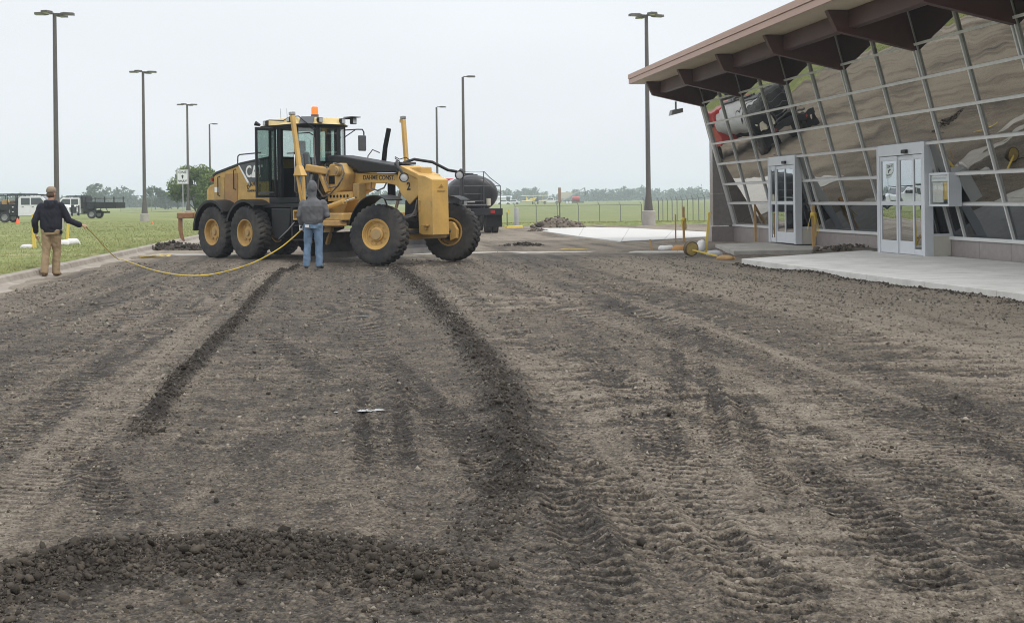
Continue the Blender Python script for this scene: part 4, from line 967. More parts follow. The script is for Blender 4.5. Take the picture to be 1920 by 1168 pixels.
# head lamps on arms
def headlamp(root_pts, c, par=gr, r=.095, d=(1, -.25, -.2)):
    a = part('lamp_arm', MB().tube(root_pts, .035, 8), BLK, gr, 50); dv = Vector(d).normalized()
    M = basis(c, Vector((0, 0, 1)).cross(dv).normalized(), Vector((0, 0, 1)))
    h_ = part('head_lamp', MB().lathe([(.0, -.10), (.05, -.09), (r, .0), (r+.014, .02), (r+.014, .06), (r-.004, .06)], 'z', 18, M), BLK, a, 45)
    part('lens', MB().lathe([(r-.003, .04), (r*.6, .05), (0, .054)], 'z', 18, M), LENS, h_, 60)
headlamp([(5.45, -.15, 2.32), (5.62, -.30, 2.34), (5.85, -.46, 2.20), (6.02, -.50, 2.08), (6.06, -.50, 2.00)], (6.08, -.50, 1.96), d=(1, -.6, -.25))
headlamp([(5.45, .05, 2.32), (5.60, .25, 2.40), (5.9, .55, 2.33), (6.12, .84, 2.14), (6.28, .98, 2.10)], (6.30, 1.02, 2.02), d=(1, -.5, -.1))
part('lamp_mount', MB().box(5.42, 5.70, -.22, .22, 2.27, 2.33), DSTEEL, bev=.01)
part('wire_coil', MB().tube([(5.5, -.1, 2.34), (5.42, -.18, 2.42), (5.35, -.12, 2.46), (5.42, -.05, 2.40), (5.6, .0, 2.44), (5.7, .05, 2.36)], .012, 5), BLK, smooth=60)
# lift cylinders (near and far), centre shift, saddle
def cylinder(p, q_, r, rod, f_=.55, m=YEL2, nm='lift_cylinder'):
    p = Vector(p); q_ = Vector(q_); mid = p.lerp(q_, f_)
    o = part(nm, MB().cyl(p, mid, r, seg=14), m, gr, 40); part('rod', MB().cyl(mid-(q_-p)*.01, q_, rod, seg=10), CHROME, o, 40)
    part('gland', MB().cyl(mid-(q_-p).normalized()*.06, mid+(q_-p).normalized()*.02, r*1.18, seg=14), m, o, 40); return o
lc = part('lift_cylinder', MB().bar((2.93, -1.27, 3.52), (3.16, -1.25, 2.28), .10, .10), YEL2, bev=.02)
part('cylinder_cap', MB().bar((2.925, -1.27, 3.52), (2.915, -1.27, 3.60), .12, .12), STEEL, lc, bev=.01)
part('yoke', MB().add([(3.09, -1.31, 2.30), (3.23, -1.31, 2.30), (3.23, -1.19, 2.30), (3.09, -1.19, 2.30), (3.02, -1.34, 2.06), (3.36, -1.34, 2.06), (3.36, -1.16, 2.06), (3.02, -1.16, 2.06)], [(3, 2, 1, 0), (4, 5, 6, 7), (0, 1, 5, 4), (1, 2, 6, 5), (2, 3, 7, 6), (3, 0, 4, 7)]), YEL2, lc, bev=.015)
for dx in (-.11, .11): part('yoke_leg', MB().bar((3.19+dx, -1.25, 2.07), (3.27+dx*.4, -1.22, 1.30), .05, .07), YEL2, lc, bev=.006)
part('rod', MB().cyl((3.28, -1.22, 1.32), (3.36, -1.15, .98), .04, seg=10), STEEL, lc, 40)
l2 = part('lift_cylinder', MB().bar((4.25, 1.10, 3.44), (4.42, 1.05, 2.20), .10, .10), YEL2, bev=.02)
part('cylinder_cap', MB().bar((4.245, 1.10, 3.44), (4.235, 1.10, 3.52), .11, .11), STEEL, l2, bev=.01)
part('cylinder_lug', MB().box(4.16, 4.21, 1.05, 1.15, 3.36, 3.44), YEL2, l2, bev=.006)
part('rod', MB().cyl((4.42, 1.05, 2.22), (4.0, .95, 1.0), .04, seg=10), STEEL, l2, 40)
part('exhaust_stack', MB().tube([(4.05, .60, 2.20), (4.12, .62, 2.75), (4.24, .64, 3.20)], [.065, .06, .06], 12), BLKM, smooth=50)
part('hose', MB().tube([(3.70, .4, 2.35), (3.60, .5, 2.55), (3.72, .55, 2.70), (3.95, .58, 2.62)], .014, 6), HOSE, smooth=60)
sad = part('lift_saddle', MB().prism([(3.20, 2.12), (3.38, 2.34), (3.78, 2.36), (3.95, 2.10), (3.85, 1.70), (3.45, 1.58), (3.25, 1.80)], 'y', -.52, -.175), YEL, bev=.03)
part('saddle_pin', MB().lathe([(0, -.08), (.10, -.08), (.125, -.05), (.125, 0), (0, 0)], 'y', 20, Matrix.Translation((3.72, -.52, 2.16))), YEL, sad, 40)
part('saddle_pin', MB().lathe([(0, -.10), (.05, -.10), (.05, 0), (0, 0)], 'y', 14, Matrix.Translation((3.72, -.52, 2.16))), YELD, sad, 40)
part('saddle_pocket', MB().box(3.36, 3.58, -.535, -.521, 1.86, 2.06), BLKM, sad)
part('saddle', MB().prism([(3.20, 2.12), (3.38, 2.34), (3.78, 2.36), (3.95, 2.10), (3.85, 1.70), (3.45, 1.58)], 'y', .175, .52), YEL, bev=.03)
part('lift_arm', MB().bar((3.0, -.95, 2.26), (3.30, -.45, 2.16), .20, .18), YEL, bev=.03)
part('lift_arm', MB().bar((3.12, -.62, 2.18), (3.42, -.60, 1.66), .12, .10), YEL, bev=.02)
lb = part('link_bar', MB().box(3.40, 4.28, -.60, -.52, 1.44, 1.66), YEL, bev=.015)
for k in range(6): part('pin_hole', MB().cyl((3.52+.13*k, -.606, 1.56), (3.52+.13*k, -.601, 1.56), .038, seg=12), BLKM, lb)
part('link_post', MB().box(4.05, 4.28, -.35, -.12, 1.45, 1.86), YELD, bev=.02)
cylinder((3.46, -.72, 1.28), (4.55, -.66, 1.52), .065, .032, .62, nm='side_shift_cylinder')
for pts in ([(3.35, -.56, 2.28), (3.15, -.66, 2.10), (3.12, -.68, 1.75), (3.30, -.66, 1.55), (3.55, -.64, 1.62), (3.85, -.62, 1.82), (4.02, -.58, 2.10), (3.90, -.55, 2.30), (3.60, -.54, 2.36)],
            [(3.40, -.56, 2.20), (3.38, -.66, 1.98), (3.55, -.68, 1.76), (3.85, -.66, 1.80), (4.0, -.6, 2.0)], [(4.55, -.18, 1.88), (4.62, -.25, 1.74), (4.85, -.25, 1.68), (5.05, -.22, 1.74), (5.10, -.18, 1.86)],
            [(3.05, -.70, 2.35), (3.00, -.74, 2.0), (3.05, -.76, 1.6), (3.15, -.72, 1.35)], [(2.95, -.66, 3.0), (3.02, -.70, 2.6), (3.05, -.68, 2.3)], [(3.45, -.5, 1.6), (3.25, -.62, 1.45), (3.2, -.6, 1.2)]):
    part('hose', MB().tube(pts, .019, 7), HOSE, smooth=60)
part('far_bracket', MB().box(4.86, 4.98, .05, .2, 1.55, 1.86), BLKM)
# drawbar, circle, moldboard
part('drawbar', MB().bar((5.70, 0, .92), (4.35, -.55, 1.0), .16, .20).bar((5.70, 0, .92), (4.35, .55, 1.0), .16, .20).bar((4.35, -.75, 1.0), (4.35, .75, 1.0), .2, .16), YELD, bev=.02)
part('circle', MB().lathe([(.62, .86), (.80, .86), (.80, .98), (.62, .98)], 'z', 40, Matrix.Translation((3.65, 0, 0)), closed=True), YELD, smooth=35)
part('circle_plate', MB().box(3.05, 4.45, -.98, .98, .99, 1.16), YEL, bev=.02)
part('circle_guard', MB().box(3.12, 4.38, -1.04, -.80, .86, .985), mat('scuffed_yellow', (.40, .23, .09), .8, var=.3, vscale=9, color2=(.52, .33, .13)), bev=.015)
for sy in (-1, 1): part('moldboard_arm', MB().bar((3.5, sy*.62, .86), (3.35, sy*.66, .42), .14, .2), YELD, bev=.02)
sec = [(.10, .70), (.02, .58), (-.02, .44), (.0, .30), (.06, .16), (.10, .12)]
mold = [(3.45+u, z) for u, z in sec]+[(3.42+u, z) for u, z in reversed(sec)]
mo_ = part('moldboard', MB().prism(mold, 'y', -1.0, 2.6), DSTEEL)
part('cutting_edge', MB().prism([(3.50, .21), (3.56, .075), (3.585, .075), (3.525, .22)], 'y', -1.0, 2.6), mat('worn_steel', (.16, .155, .15), .45, metal=.5, var=.3, dirt=.4), mo_)
# lettering
SX, SZ = (1, 0, 0), (0, 0, 1)
def side_text(txt, size, x, y, z, m, par, bold=0.0, fs=(1, 1), rot=0.0):
    M = Matrix.Translation((x, y, z)) @ basis((0, 0, 0), SX, SZ) @ Matrix.Rotation(rot, 4, 'Z')
    return lettering(txt, size, M, m, par, bold, fs, depth=.006)
side_text('CAT', .46, .56, -.770, 2.22, DECALW, hood, .010, (.84, .92))
part('logo_triangle', MB().prism([(.49, 2.075), (.58, 2.22), (.67, 2.075)], 'y', -.778, -.774), DECALW, hood)
ch = 'DAHME'
for i, c_ in enumerate(ch):
    t = (i-2)*.32; side_text(c_, .155, .52+.42*math.sin(t), -.754, 1.50+.42*math.cos(t), DECALK, hood, .006, (1, 1), -t*.8)
side_text('CONSTRUCTION', .072, .52, -.754, 1.735, DECALK, hood, .002, (1.05, 1))
part('logo_arc', MB().prism([(.26, 1.785), (.34, 1.835), (.52, 1.865), (.70, 1.835), (.78, 1.785)], 'y', -.7535, -.7515), YEL2, hood)
side_text('DAHME', .16, 4.50, -.173, 1.99, DECALK, gn, .002, (1.0, .95), -.02); side_text('CONST.', .16, 5.10, -.173, 1.975, DECALK, gn, .002, (1.0, .95), -.02)
side_text('2', .25, 6.02, -.303, 1.755, DECALK, gn, .008)
part('faded_emblem', MB().prism([(-.18, 1.72), (-.10, 1.80), (-.02, 1.72), (-.10, 1.74)], 'x', 6.8995, 6.903).prism([(-.22, 1.64), (.02, 1.64), (.02, 1.66), (-.22, 1.66)], 'x', 6.8995, 6.903), mat('faded_print', (.34, .20, .06), .7), fb)
# ================================================================== TANK TRUCK behind the grader
def simple_wheel_meshes(Rr, wd, rimcol, name):
    ty = tyre_mesh(Rr, Rr*.58, wd, 28, .012, 56, style='road')
    mb = MB(); mb.lathe([(Rr*.58, -wd*.40), (Rr*.54, -wd*.42), (Rr*.50, -wd*.25), (Rr*.28, -wd*.20), (Rr*.22, -wd*.34), (0, -wd*.36)], 'y', 20); mb.lathe([(Rr*.58, -wd*.4), (Rr*.58, wd*.4), (0, wd*.3)], 'y', 20)
    rm = mb.mesh('wheel', 40); rm.materials.append(rimcol); return ty, rm
u_ang = math.atan2(.9906, -.1367)
tk = thing('tank_truck', 'black-ended tank truck with red cab parked behind the grader', 'truck', gp(889, 440), u_ang)
TGREY = mat('tank_grey', (.36, .37, .38), .4, var=.08, dirt=.25); RED = mat('truck_red', (.42, .03, .03), .35, coat=.4, var=.06, dirt=.15); TANKB = mat('tar_black', (.02, .02, .022), .38, var=.3, dirt=.15, dcol=(.07, .065, .06))
def tp(name, mb, m, par=None, smooth=None, bev=0.0): return mb.build(name, m, par or tk, smooth, bev)
def ell(n=36, a=1.08, b=.78, cz=1.70): return [(a*math.cos(2*math.pi*k/n), cz+b*math.sin(2*math.pi*k/n)) for k in range(n)]
tank = tp('tank', MB().prism(ell(), 'x', .55, 5.0), TGREY, smooth=30)
n_ = 36; hd = MB(); rings = [(0.55, 1.012), (.40, .985), (.30, .90), (.24, .70), (.21, .4), (.20, .0)]
vs = []; fs = []
for x_, s_ in rings:
    vs += [(x_, y*s_, 1.70+(z-1.70)*s_) for y, z in ell(n_)]
for i in range(len(rings)-1):
    for k in range(n_): fs.append((i*n_+k, i*n_+(k+1) % n_, (i+1)*n_+(k+1) % n_, (i+1)*n_+k))
tp('tank_head', hd.add(vs, fs), TANKB, tank, 50)
tp('tank_band', MB().prism(ell(36, 1.10, .80), 'x', .60, .72), TANKB, tank); tp('tank_band', MB().prism(ell(36, 1.095, .795), 'x', 1.2, 1.26), TANKB, tank)
tp('manhole', MB().cyl((2.8, 0, 2.44), (2.8, 0, 2.62), .30, seg=18), TANKB, tank, 40)
tp('walkway', MB().box(.9, 4.6, -.28, .28, 2.50, 2.53), DSTEEL, tank)
tp('chassis', MB().box(.1, 7.6, -.42, .42, .78, 1.0), BLKM, bev=.01)
tp('rear_bumper', MB().box(-.12, .02, -1.20, 1.20, .80, 1.08), BLK, bev=.01)
for sy in (-1, 1):
    tp('tail_lamp', MB().box(-.14, -.121, sy*.78-.09, sy*.78+.09, .88, 1.00), MATS['red_lens']); tp('mud_flap', MB().box(.02, .05, sy*.86-.32, sy*.86+.32, .30, .80), BLKM)
rail = tp('rear_handrail', MB().tube([(-.05, -.42, 1.08), (-.05, -.42, 2.62), (-.05, .42, 2.62), (-.05, .42, 1.08)], .022, 6), DSTEEL, smooth=40)
for z in (1.40, 1.70, 2.02, 2.32): tp('rung', MB().tube([(-.05, -.42, z), (-.05, .42, z)], .018, 6), DSTEEL, rail)
tp('handrail', MB().tube([(-.05, -.44, 2.62), (-.05, -.70, 2.35), (-.05, -1.12, 2.02), (-.05, -1.12, 1.08)], .02, 6), DSTEEL, smooth=40)
tp('handrail', MB().tube([(-.05, -.44, 2.28), (-.05, -1.08, 1.72)], .018, 6), DSTEEL); tp('handrail', MB().tube([(-.05, 1.0, 2.02), (-.05, -1.12, 2.02)], .016, 6), DSTEEL)
tp('spray_valve', MB().cyl((-.02, .35, 1.22), (-.02, .35, 1.50), .08, seg=10).cyl((-.02, .35, 1.36), (-.02, -.05, 1.36), .04, seg=8), STEEL, smooth=40)
tp('spray_valve', MB().cyl((-.02, -.62, 1.20), (-.02, -.62, 1.50), .09, seg=10), mat('cream_canister', (.45, .42, .34), .6), smooth=40)
tp('pipe', MB().tube([(-.04, .9, 1.22), (-.04, -.6, 1.22)], .045, 8), DSTEEL, smooth=40); tp('pipe', MB().tube([(.1, -.3, 1.1), (.1, -.3, 1.95)], .04, 8), TANKB, smooth=40); tp('vent_pipe', MB().tube([(.0, .52, 1.1), (.0, .52, 2.62), (.06, .50, 2.70)], .085, 10), TANKB, smooth=40)
ty, rm = simple_wheel_meshes(.50, .27, DSTEEL, 'w')
for x_ in (1.25, 6.6):
    for sy in (-1, 1):
        for off in ((.72, 1.02) if x_ < 3 else (.98,)): wheel(tk, (x_, sy*off, .50), ty, rm, None, None, 0, sy)
cabt = tp('truck_cab', MB().prism([(5.2, 1.0), (5.2, 2.45), (6.35, 2.45), (6.7, 1.75), (7.75, 1.60), (7.9, 1.45), (7.9, .75), (7.1, .75), (7.0, 1.1), (6.2, 1.1), (6.1, .75), (5.3, .75)], 'y', -1.05, 1.05), RED, bev=.05)
for sy in (-1, 1): tp('side_window', MB().prism([(5.5, 1.75), (5.5, 2.3), (6.25, 2.3), (6.48, 1.75)], 'y', sy*1.052, sy*1.06), BLK, cabt)
tp('rear_window', MB().box(5.185, 5.198, -.6, .6, 1.8, 2.3), BLK, cabt)
for sy in (-1, 1): tp('side_mirror', MB().box(6.4, 6.48, sy*1.2-.1, sy*1.2+.1, 1.7, 2.1), BLK, cabt, bev=.02)

# ================================================================== OTHER VEHICLES
def fz(x, y): return float(field_z(np.array([x]), np.array([y]))[0])
def place(px, D): a, b = ray(px, 380); return Vector((a*D, D, fz(a*D, D)))
tyP, rmP = simple_wheel_meshes(.41, .26, STEEL, 'w')
def pickup(name, label, loc, rz, kind, L=6.3, group=None, paint=WHITE):
    o = thing(name, label, 'truck', loc, rz, group)
    def p_(nm, mb, m, par=None, bev=0.0, smooth=None): return mb.build(nm, m, par or o, smooth, bev)
    x0 = L-1.0; wb = L-3.75 if kind != 'pickup' else L-3.9
    # side profile: hood, cab
    body = p_('body', MB().prism([(2.35, .48), (2.35, 1.05), (2.38, 1.85), (2.55, 1.98), (4.15, 1.98), (4.85, 1.38), (6.05, 1.26), (6.22, 1.10), (6.25, .62), (6.1, .50), (5.78, .50), (5.74, .72), (5.55, .92), (5.28, .96), (5.02, .92), (4.83, .72), (4.8, .48)], 'y', -.98, .98), paint, bev=.06)
    for sy in (-1, 1):
        for a, b in ((2.62, 3.28), (3.38, 4.3)):
            p_('window', MB().prism([(a, 1.34), (a, 1.86), (min(b, 4.08), 1.86), (b+(.22 if b > 4 else 0), 1.34)], 'y', sy*.975, sy*.99), CARGLASS_D, body)
            p_('door_handle', MB().box(a+.05, a+.20, sy*.985-.012, sy*.985+.012, 1.16, 1.20), BLK, body)
        p_('head_lamp', MB().box(6.12, 6.24, sy*.78-.14, sy*.78+.14, .92, 1.12), LENS, body, bev=.02)
        p_('side_mirror', MB().box(4.45, 4.60, sy*1.12-.10, sy*1.12+.10, 1.36, 1.66), BLK, body, bev=.03)
    p_('windscreen', MB().add([(4.19, -.82, 1.96), (4.19, .82, 1.96), (4.83, .86, 1.42), (4.83, -.86, 1.42)], [(0, 1, 2, 3)]), CARGLASS_D, body)
    p_('grille', MB().box(6.20, 6.27, -.60, .60, .72, 1.10), BLK, body, bev=.02); p_('bumper', MB().box(6.15, 6.36, -.96, .96, .46, .70), CHROME, o, bev=.04)
    for x_ in (5.28, 1.35):
        for sy in (-1, 1): wheel(o, (x_, sy*.86, .41), tyP, rmP, None, None, 0, sy)
    p_('chassis', MB().box(.1, 5.9, -.4, .4, .50, .66), BLKM)
    if kind == 'pickup':
        p_('bed', MB().prism([(.1, .55), (.1, 1.22), (2.33, 1.24), (2.33, .5), (1.9, .5), (1.85, .75), (1.62, .95), (1.35, 1.0), (1.08, .95), (.85, .75), (.8, .55)], 'y', -.98, .98), paint, bev=.04)
        p_('rear_bumper', MB().box(-.05, .1, -.95, .95, .48, .66), CHROME, bev=.03)
    elif kind == 'utility':
        b = p_('utility_body', MB().box(1.80, 2.30, -1.08, 1.08, .55, 1.40).box(.95, 1.80, -1.08, 1.08, .98, 1.40).box(-.35, .95, -1.08, 1.08, .62, 1.12), BLK, bev=.02)
        p_('deck', MB().box(-.45, 2.32, -1.08, 1.08, 1.02, 1.08), DSTEEL); p_('head_board', MB().box(2.22, 2.33, -1.05, 1.05, 1.0, 1.95), BLK)
        for z in (1.18, .82): p_('latch', MB().box(1.98, 2.10, -1.09, -1.082, z-.04, z+.04), CHROME, b)
        rk = p_('ladder_rack', MB().bar((-.45, -1.0, 2.08), (4.4, -1.0, 2.10), .07).bar((-.45, 1.0, 2.08), (4.4, 1.0, 2.10), .07).bar((-.45, -1.0, 2.18), (3.9, -1.0, 2.18), .05), BLK)
        for x_ in (-.4, .7, 1.6, 2.25):
            p_('rack_post', MB().bar((x_, -1.0, 1.05), (x_, -1.0, 2.18), .05).bar((x_, 1.0, 1.05), (x_, 1.0, 2.1), .05), BLK, rk); p_('rack_bar', MB().bar((x_, -1.0, 2.12), (x_, 1.0, 2.12), .05), BLK, rk)
        p_('rack_bar', MB().bar((3.6, -1.0, 2.12), (4.7, -.9, 1.95), .05), BLK, rk)
        p_('welder_box', MB().box(.1, .9, -.6, .6, 1.12, 1.62), GRYP, bev=.03); p_('cable_reel', MB().cyl((1.35, -.9, 1.55), (1.35, -.4, 1.55), .22, seg=14), mat('hose_tan', (.42, .27, .10), .7, var=.2)); p_('tool_bag', MB().box(1.7, 2.1, -.8, -.2, 1.42, 1.66), mat('bag_brown', (.16, .09, .05), .8), bev=.05)
        p_('push_bar', MB().bar((6.40, -.75, .45), (6.40, -.75, 1.25), .08).bar((6.40, .75, .45), (6.40, .75, 1.25), .08).box(6.37, 6.43, -.7, .7, .7, .76).box(6.37, 6.43, -.7, .7, 1.1, 1.16).box(6.34, 6.46, -.85, -.45, .9, 1.3), BLK)
    else:
        b = p_('dump_body', MB().prism([(-1.1, .95), (-1.1, 1.50), (2.1, 1.62), (2.15, 2.05), (2.28, 2.05), (2.28, .95)], 'y', -1.12, 1.12), BLK, bev=.02)
        p_('cab_shield', MB().box(2.15, 3.75, -1.0, 1.0, 2.06, 2.18), BLK, b, bev=.02)
        for x_ in (-.9, 0, .9, 1.8): p_('stake_post', MB().bar((x_, -1.14, .95), (x_, -1.14, 2.05 if x_ < 1 else 1.6), .07), BLK, b); p_('stake_post', MB().bar((x_, 1.14, .95), (x_, 1.14, 2.0), .07), BLK, b)
        p_('side_rail', MB().bar((-1.05, -1.14, 1.88), (2.2, -1.14, 1.90), .06), BLK, b); p_('tool_chest', MB().box(1.7, 2.3, -1.1, -.6, .55, .94), BLK, bev=.02); p_('step_tank', MB().box(2.5, 3.4, -1.0, -.8, .42, .66), CHROME, bev=.05)
        p_('chute', MB().bar((1.1, -1.18, 1.5), (.6, -1.25, .5), .10, .05).bar((1.1, -1.18, 1.5), (1.5, -1.25, .5), .08, .05), DSTEEL)
    return o
CARGLASS_D = mat('dark_window', (.05, .06, .065), .08, spec=.9)
pickup('service_truck', 'white crew cab truck with black utility body and ladder rack on the grass', place(-16, 94), R(1), 'utility')
pickup('dump_truck', 'white truck with black dump body parked behind the service truck', place(106, 116), R(180-4), 'dump').location = place(205, 116)
pickup('pickup_truck', 'small white pickup far off beside the yellow biplane', place(1052, 400), R(180), 'pickup')
# distant cluster by the hangars
def car(name, label, loc, rz, m, group):
    o = thing(name, label, 'car', loc, rz, group)
    MB().prism([(-2.2, .3), (-2.2, .9), (-1.5, 1.0), (-1.0, 1.5), (.6, 1.5), (1.2, .98), (2.1, .85), (2.2, .3)], 'y', -.9, .9).build('body', m, o, bev=.06)
    MB().prism([(-1.25, 1.0), (-.92, 1.42), (.55, 1.42), (1.02, 1.0)], 'y', -.905, .905).build('window_band', CARGLASS_D, o)
    for x_ in (-1.35, 1.35):
        for sy in (-1, 1): MB().cyl((x_, sy*.72, .33), (x_, sy*.92, .33), .33, seg=14).build('wheel', RUB, o)
    return o
for i, (px, D, lb, m) in enumerate(((944, 392, 'far white car left of the dark crate pile', WHITE), (962, 398, 'far white van-like car right of the dark crate pile', WHITE))): car('parked_car', lb, place(px, D), R(5+170*i), m, 'cars far across the field')
hg = thing('site_hut', 'pale low hut far off behind the parked cars', 'hut', place(938, 430), 0)
MB().box(-4, 4, -2, 2, 0, 2.3).build('wall', WHITE, hg); MB().prism([(-2.3, 2.3), (0, 2.9), (2.3, 2.3)], 'x', -4.2, 4.2).build('roof', mat('hut_roof', (.5, .52, .55), .5), hg)
cp = thing('crate_pile', 'dark upright crate between the two far white cars', 'crate', place(953, 395), 0); MB().box(-.6, .6, -.5, .5, 0, 2.3).build('crate_side', DSTEEL, cp); MB().box(-.7, .7, -.6, .6, 2.3, 2.5).build('lid', DSTEEL, cp)

# yellow biplane
AYEL = mat('aircraft_yellow', (.80, .62, .12), .4, var=.05); AWHT = mat('aircraft_cream', (.80, .76, .55), .4)
bp = thing('biplane', 'yellow biplane crop duster parked far across the field', 'airplane', place(1000, 398), R(-62))
def ap(n, mb, m, par=None, s=None, b=0.0): return mb.build(n, m, par or bp, s, b)
ap('fuselage', MB().tube([(-4.6, 0, 1.0), (-3, 0, 1.15), (-1, 0, 1.4), (.6, 0, 1.5), (1.8, 0, 1.45), (2.3, 0, 1.4)], [.10, .32, .55, .62, .58, .35], 14), AYEL, None, 50)
ap('engine', MB().cyl((2.2, 0, 1.4), (2.75, 0, 1.38), .52, seg=18), DSTEEL, None, 40); ap('propeller', MB().box(2.78, 2.84, -.08, .08, .3, 2.5), BLK)
for nm, z, sp_, x_ in (('upper_wing', 2.75, 5.2, .9), ('lower_wing', 1.05, 4.7, .5)):
    ap(nm, MB().prism([(x_-.75, z-.05), (x_-.7, z+.03), (x_+.3, z+.10), (x_+.72, z+.04), (x_+.75, z-.02)], 'y', -sp_, sp_), AYEL if nm == 'upper_wing' else AWHT)
for sy in (-1, 1):
    for y_ in (.5, 2.9): ap('wing_strut', MB().bar((.6, sy*y_, 1.1), (.9, sy*y_, 2.72), .10, .05), AYEL)
    ap('wheel', MB().cyl((1.3, sy*.85, .38), (1.3, sy*1.05, .38), .38, seg=14), RUB); ap('gear_leg', MB().bar((1.0, sy*.4, 1.0), (1.3, sy*.9, .4), .1, .06), AYEL); ap('tailplane', MB().box(-4.7, -3.9, 0, sy*1.6, 1.12, 1.18), AYEL)
ap('tail_fin', MB().prism([(-4.8, 1.1), (-4.9, 2.3), (-4.4, 2.4), (-3.6, 1.2)], 'y', -.04, .04), AYEL); ap('canopy', MB().sphere((-.3, 0, 1.95), (.7, .35, .42), 12, 8), CARGLASS_D, None, 50)
# seed conveyor trailer with boom, and red tank
cv = thing('conveyor_trailer', 'pale seed conveyor trailer with raised boom far across the field', 'trailer', place(1060, 400), 0)
def cvp(n, mb, m, b=0.0): return mb.build(n, m, cv, None, b)
TAN = mat('trailer_tan', (.50, .47, .38), .6)
cvp('hopper', MB().prism([(-2.2, 1.6), (-2.3, 3.0), (2.3, 3.0), (1.2, 1.6)], 'y', -1.1, 1.1), TAN, .04); cvp('hopper_lid', MB().box(-2.2, 2.3, -1.0, 1.0, 3.02, 3.7), TAN, .08)
cvp('boom', MB().bar((-1.2, -1.3, .9), (6.4, -1.3, 5.2), .35, .35), mat('boom_grey', (.42, .42, .43), .5)); cvp('spout', MB().bar((6.3, -1.3, 5.25), (6.45, -1.3, 2.6), .3, .3), DSTEEL)
cvp('frame', MB().box(-2.6, 3.4, -.9, .9, .7, .95), DSTEEL)
for x_ in (.5, 1.6): cvp('wheel', MB().cyl((x_, -1.1, .45), (x_, -.85, .45), .45, seg=14), WHITE); cvp('wheel', MB().cyl((x_, .85, .45), (x_, 1.1, .45), .45, seg=14), RUB)
rt = thing('red_fuel_tank', 'red tank on a skid right of the far conveyor trailer', 'tank', place(1080, 402), 0)
MB().tube([(-1.3, 0, 1.5), (-1.15, 0, 1.5), (1.15, 0, 1.5), (1.3, 0, 1.5)], [.5, .85, .85, .5], 16).build('drum', RED, rt, 40); MB().box(-1.5, 2.6, -.7, .7, .25, .6).build('skid', BLK, rt); MB().box(-.3, .3, -.2, .2, 2.3, 2.5).build('filler', RED, rt)

# ================================================================== LAMP POSTS
POLE = mat('bronze_pole', (.10, .09, .08), .5, metal=.3, var=.1); CBASE = mat('lamp_footing', (.36, .335, .30), .9, var=.12, vscale=3, bump=.2)
def lamp_post(label, px, D, H, heads, hz=0.0, fr=.34, base=.62):
    p = place(px, D); p.z = max(p.z, 0)-.02
    o = thing('lamp_post', label, 'lamp post', p, 0, 'car park lamp posts')
    MB().lathe([(0, -.2), (fr, -.2), (fr, base-.03), (fr-.03, base), (0, base)], 'z', 20).build('footing', CBASE, o, 35)
    MB().lathe([(0, base), (.24, base), (.22, base+.25), (.15, base+.9), (.135, base+1.0), (.095, H), (0, H)], 'z', 14).build('pole', POLE, o, 40)
    for a in heads:
        M = Matrix.Rotation(R(a)+hz, 4, 'Z') @ Matrix.Translation((0, 0, H-.02))
        h_ = MB().add([(M @ Vector(v))[:] for v in [(.30, -.09, .0), (.30, .09, .0), (.30, .09, .10), (.30, -.09, .10), (.48, -.19, -.02), (.48, .19, -.02), (.48, .19, .12), (.48, -.19, .12), (.98, -.19, -.02), (.98, .19, -.02), (.98, .17, .10), (.98, -.17, .10)]],
            [(0, 1, 2, 3), (0, 4, 5, 1), (1, 5, 6, 2), (2, 6, 7, 3), (3, 7, 4, 0), (4, 8, 9, 5), (5, 9, 10, 6), (6, 10, 11, 7), (7, 11, 8, 4), (11, 10, 9, 8)]).build('lamp_head', POLE, o, bev=.01)
        MB().bar(M @ Vector((.05, 0, .05)), M @ Vector((.32, 0, .05)), .07).build('arm', POLE, h_)
        MB().add([(M @ Vector(v))[:] for v in [(.52, -.14, -.024), (.94, -.14, -.024), (.94, .14, -.024), (.52, .14, -.024)]], [(0, 1, 2, 3)]).build('lens', LENS, h_)
    return o
lamp_post('tallest lamp post at left, three heads, behind the man in the cap', 106.5, 64, 11.25, (0, 180, 250, 70), R(8))
lamp_post('lamp post with several heads on round footing, second from left', 271, 92.5, 11.25, (0, 180, 250, 70), R(8))
lamp_post('lamp post with several heads rising behind the one way sign', 353, 123, 11.2, (0, 180, 250, 70), R(8))
lamp_post('thin single-headed lamp post left of the grader hood', 394.5, 152, 11.2, (0,), R(-5))
lamp_post('thin single-headed lamp post right of the grader cab', 820.5, 128, 11.2, (0,), R(-5))
lamp_post('single-headed lamp post rising behind the tank truck', 870.5, 97, 11.2, (0,), R(-5))
lamp_post('lamp post on a tall square-looking footing beside the terminal roof', 1216, 66, 11.25, (0, 180, 90, 270), R(20), .36, .78)

# ================================================================== ONE WAY SIGN
sg = thing('one_way_sign', 'white ONE WAY sign with up arrow on a thin steel post', 'sign', gp(343.5, 430), 0)
D_ = sg.location.y; zt_, zb_ = at(343, 318, D_).z, at(343, 345.5, D_).z; sw = 21.5/FPX*D_
MB().bar((0, .03, -.3), (0, .03, zt_-.03), .06, .04).build('post', mat('galvanised', (.42, .43, .44), .5, metal=.6), sg)
bo = MB().box(-sw/2, sw/2, -.01, .0, zb_, zt_).build('board', WHITE, sg, bev=.002)
zc = (zt_+zb_)/2; bh = zt_-zb_
bd = MB()
for x0, x1, z0, z1 in ((-sw/2+.02, sw/2-.02, zt_-.035, zt_-.02), (-sw/2+.02, sw/2-.02, zb_+.02, zb_+.035), (-sw/2+.02, -sw/2+.035, zb_+.035, zt_-.035), (sw/2-.035, sw/2-.02, zb_+.035, zt_-.035)): bd.box(x0, x1, -.0125, -.0105, z0, z1)
bd.build('border', DECALK, bo)
MS = basis((0, 0, 0), (1, 0, 0), (0, 0, 1))
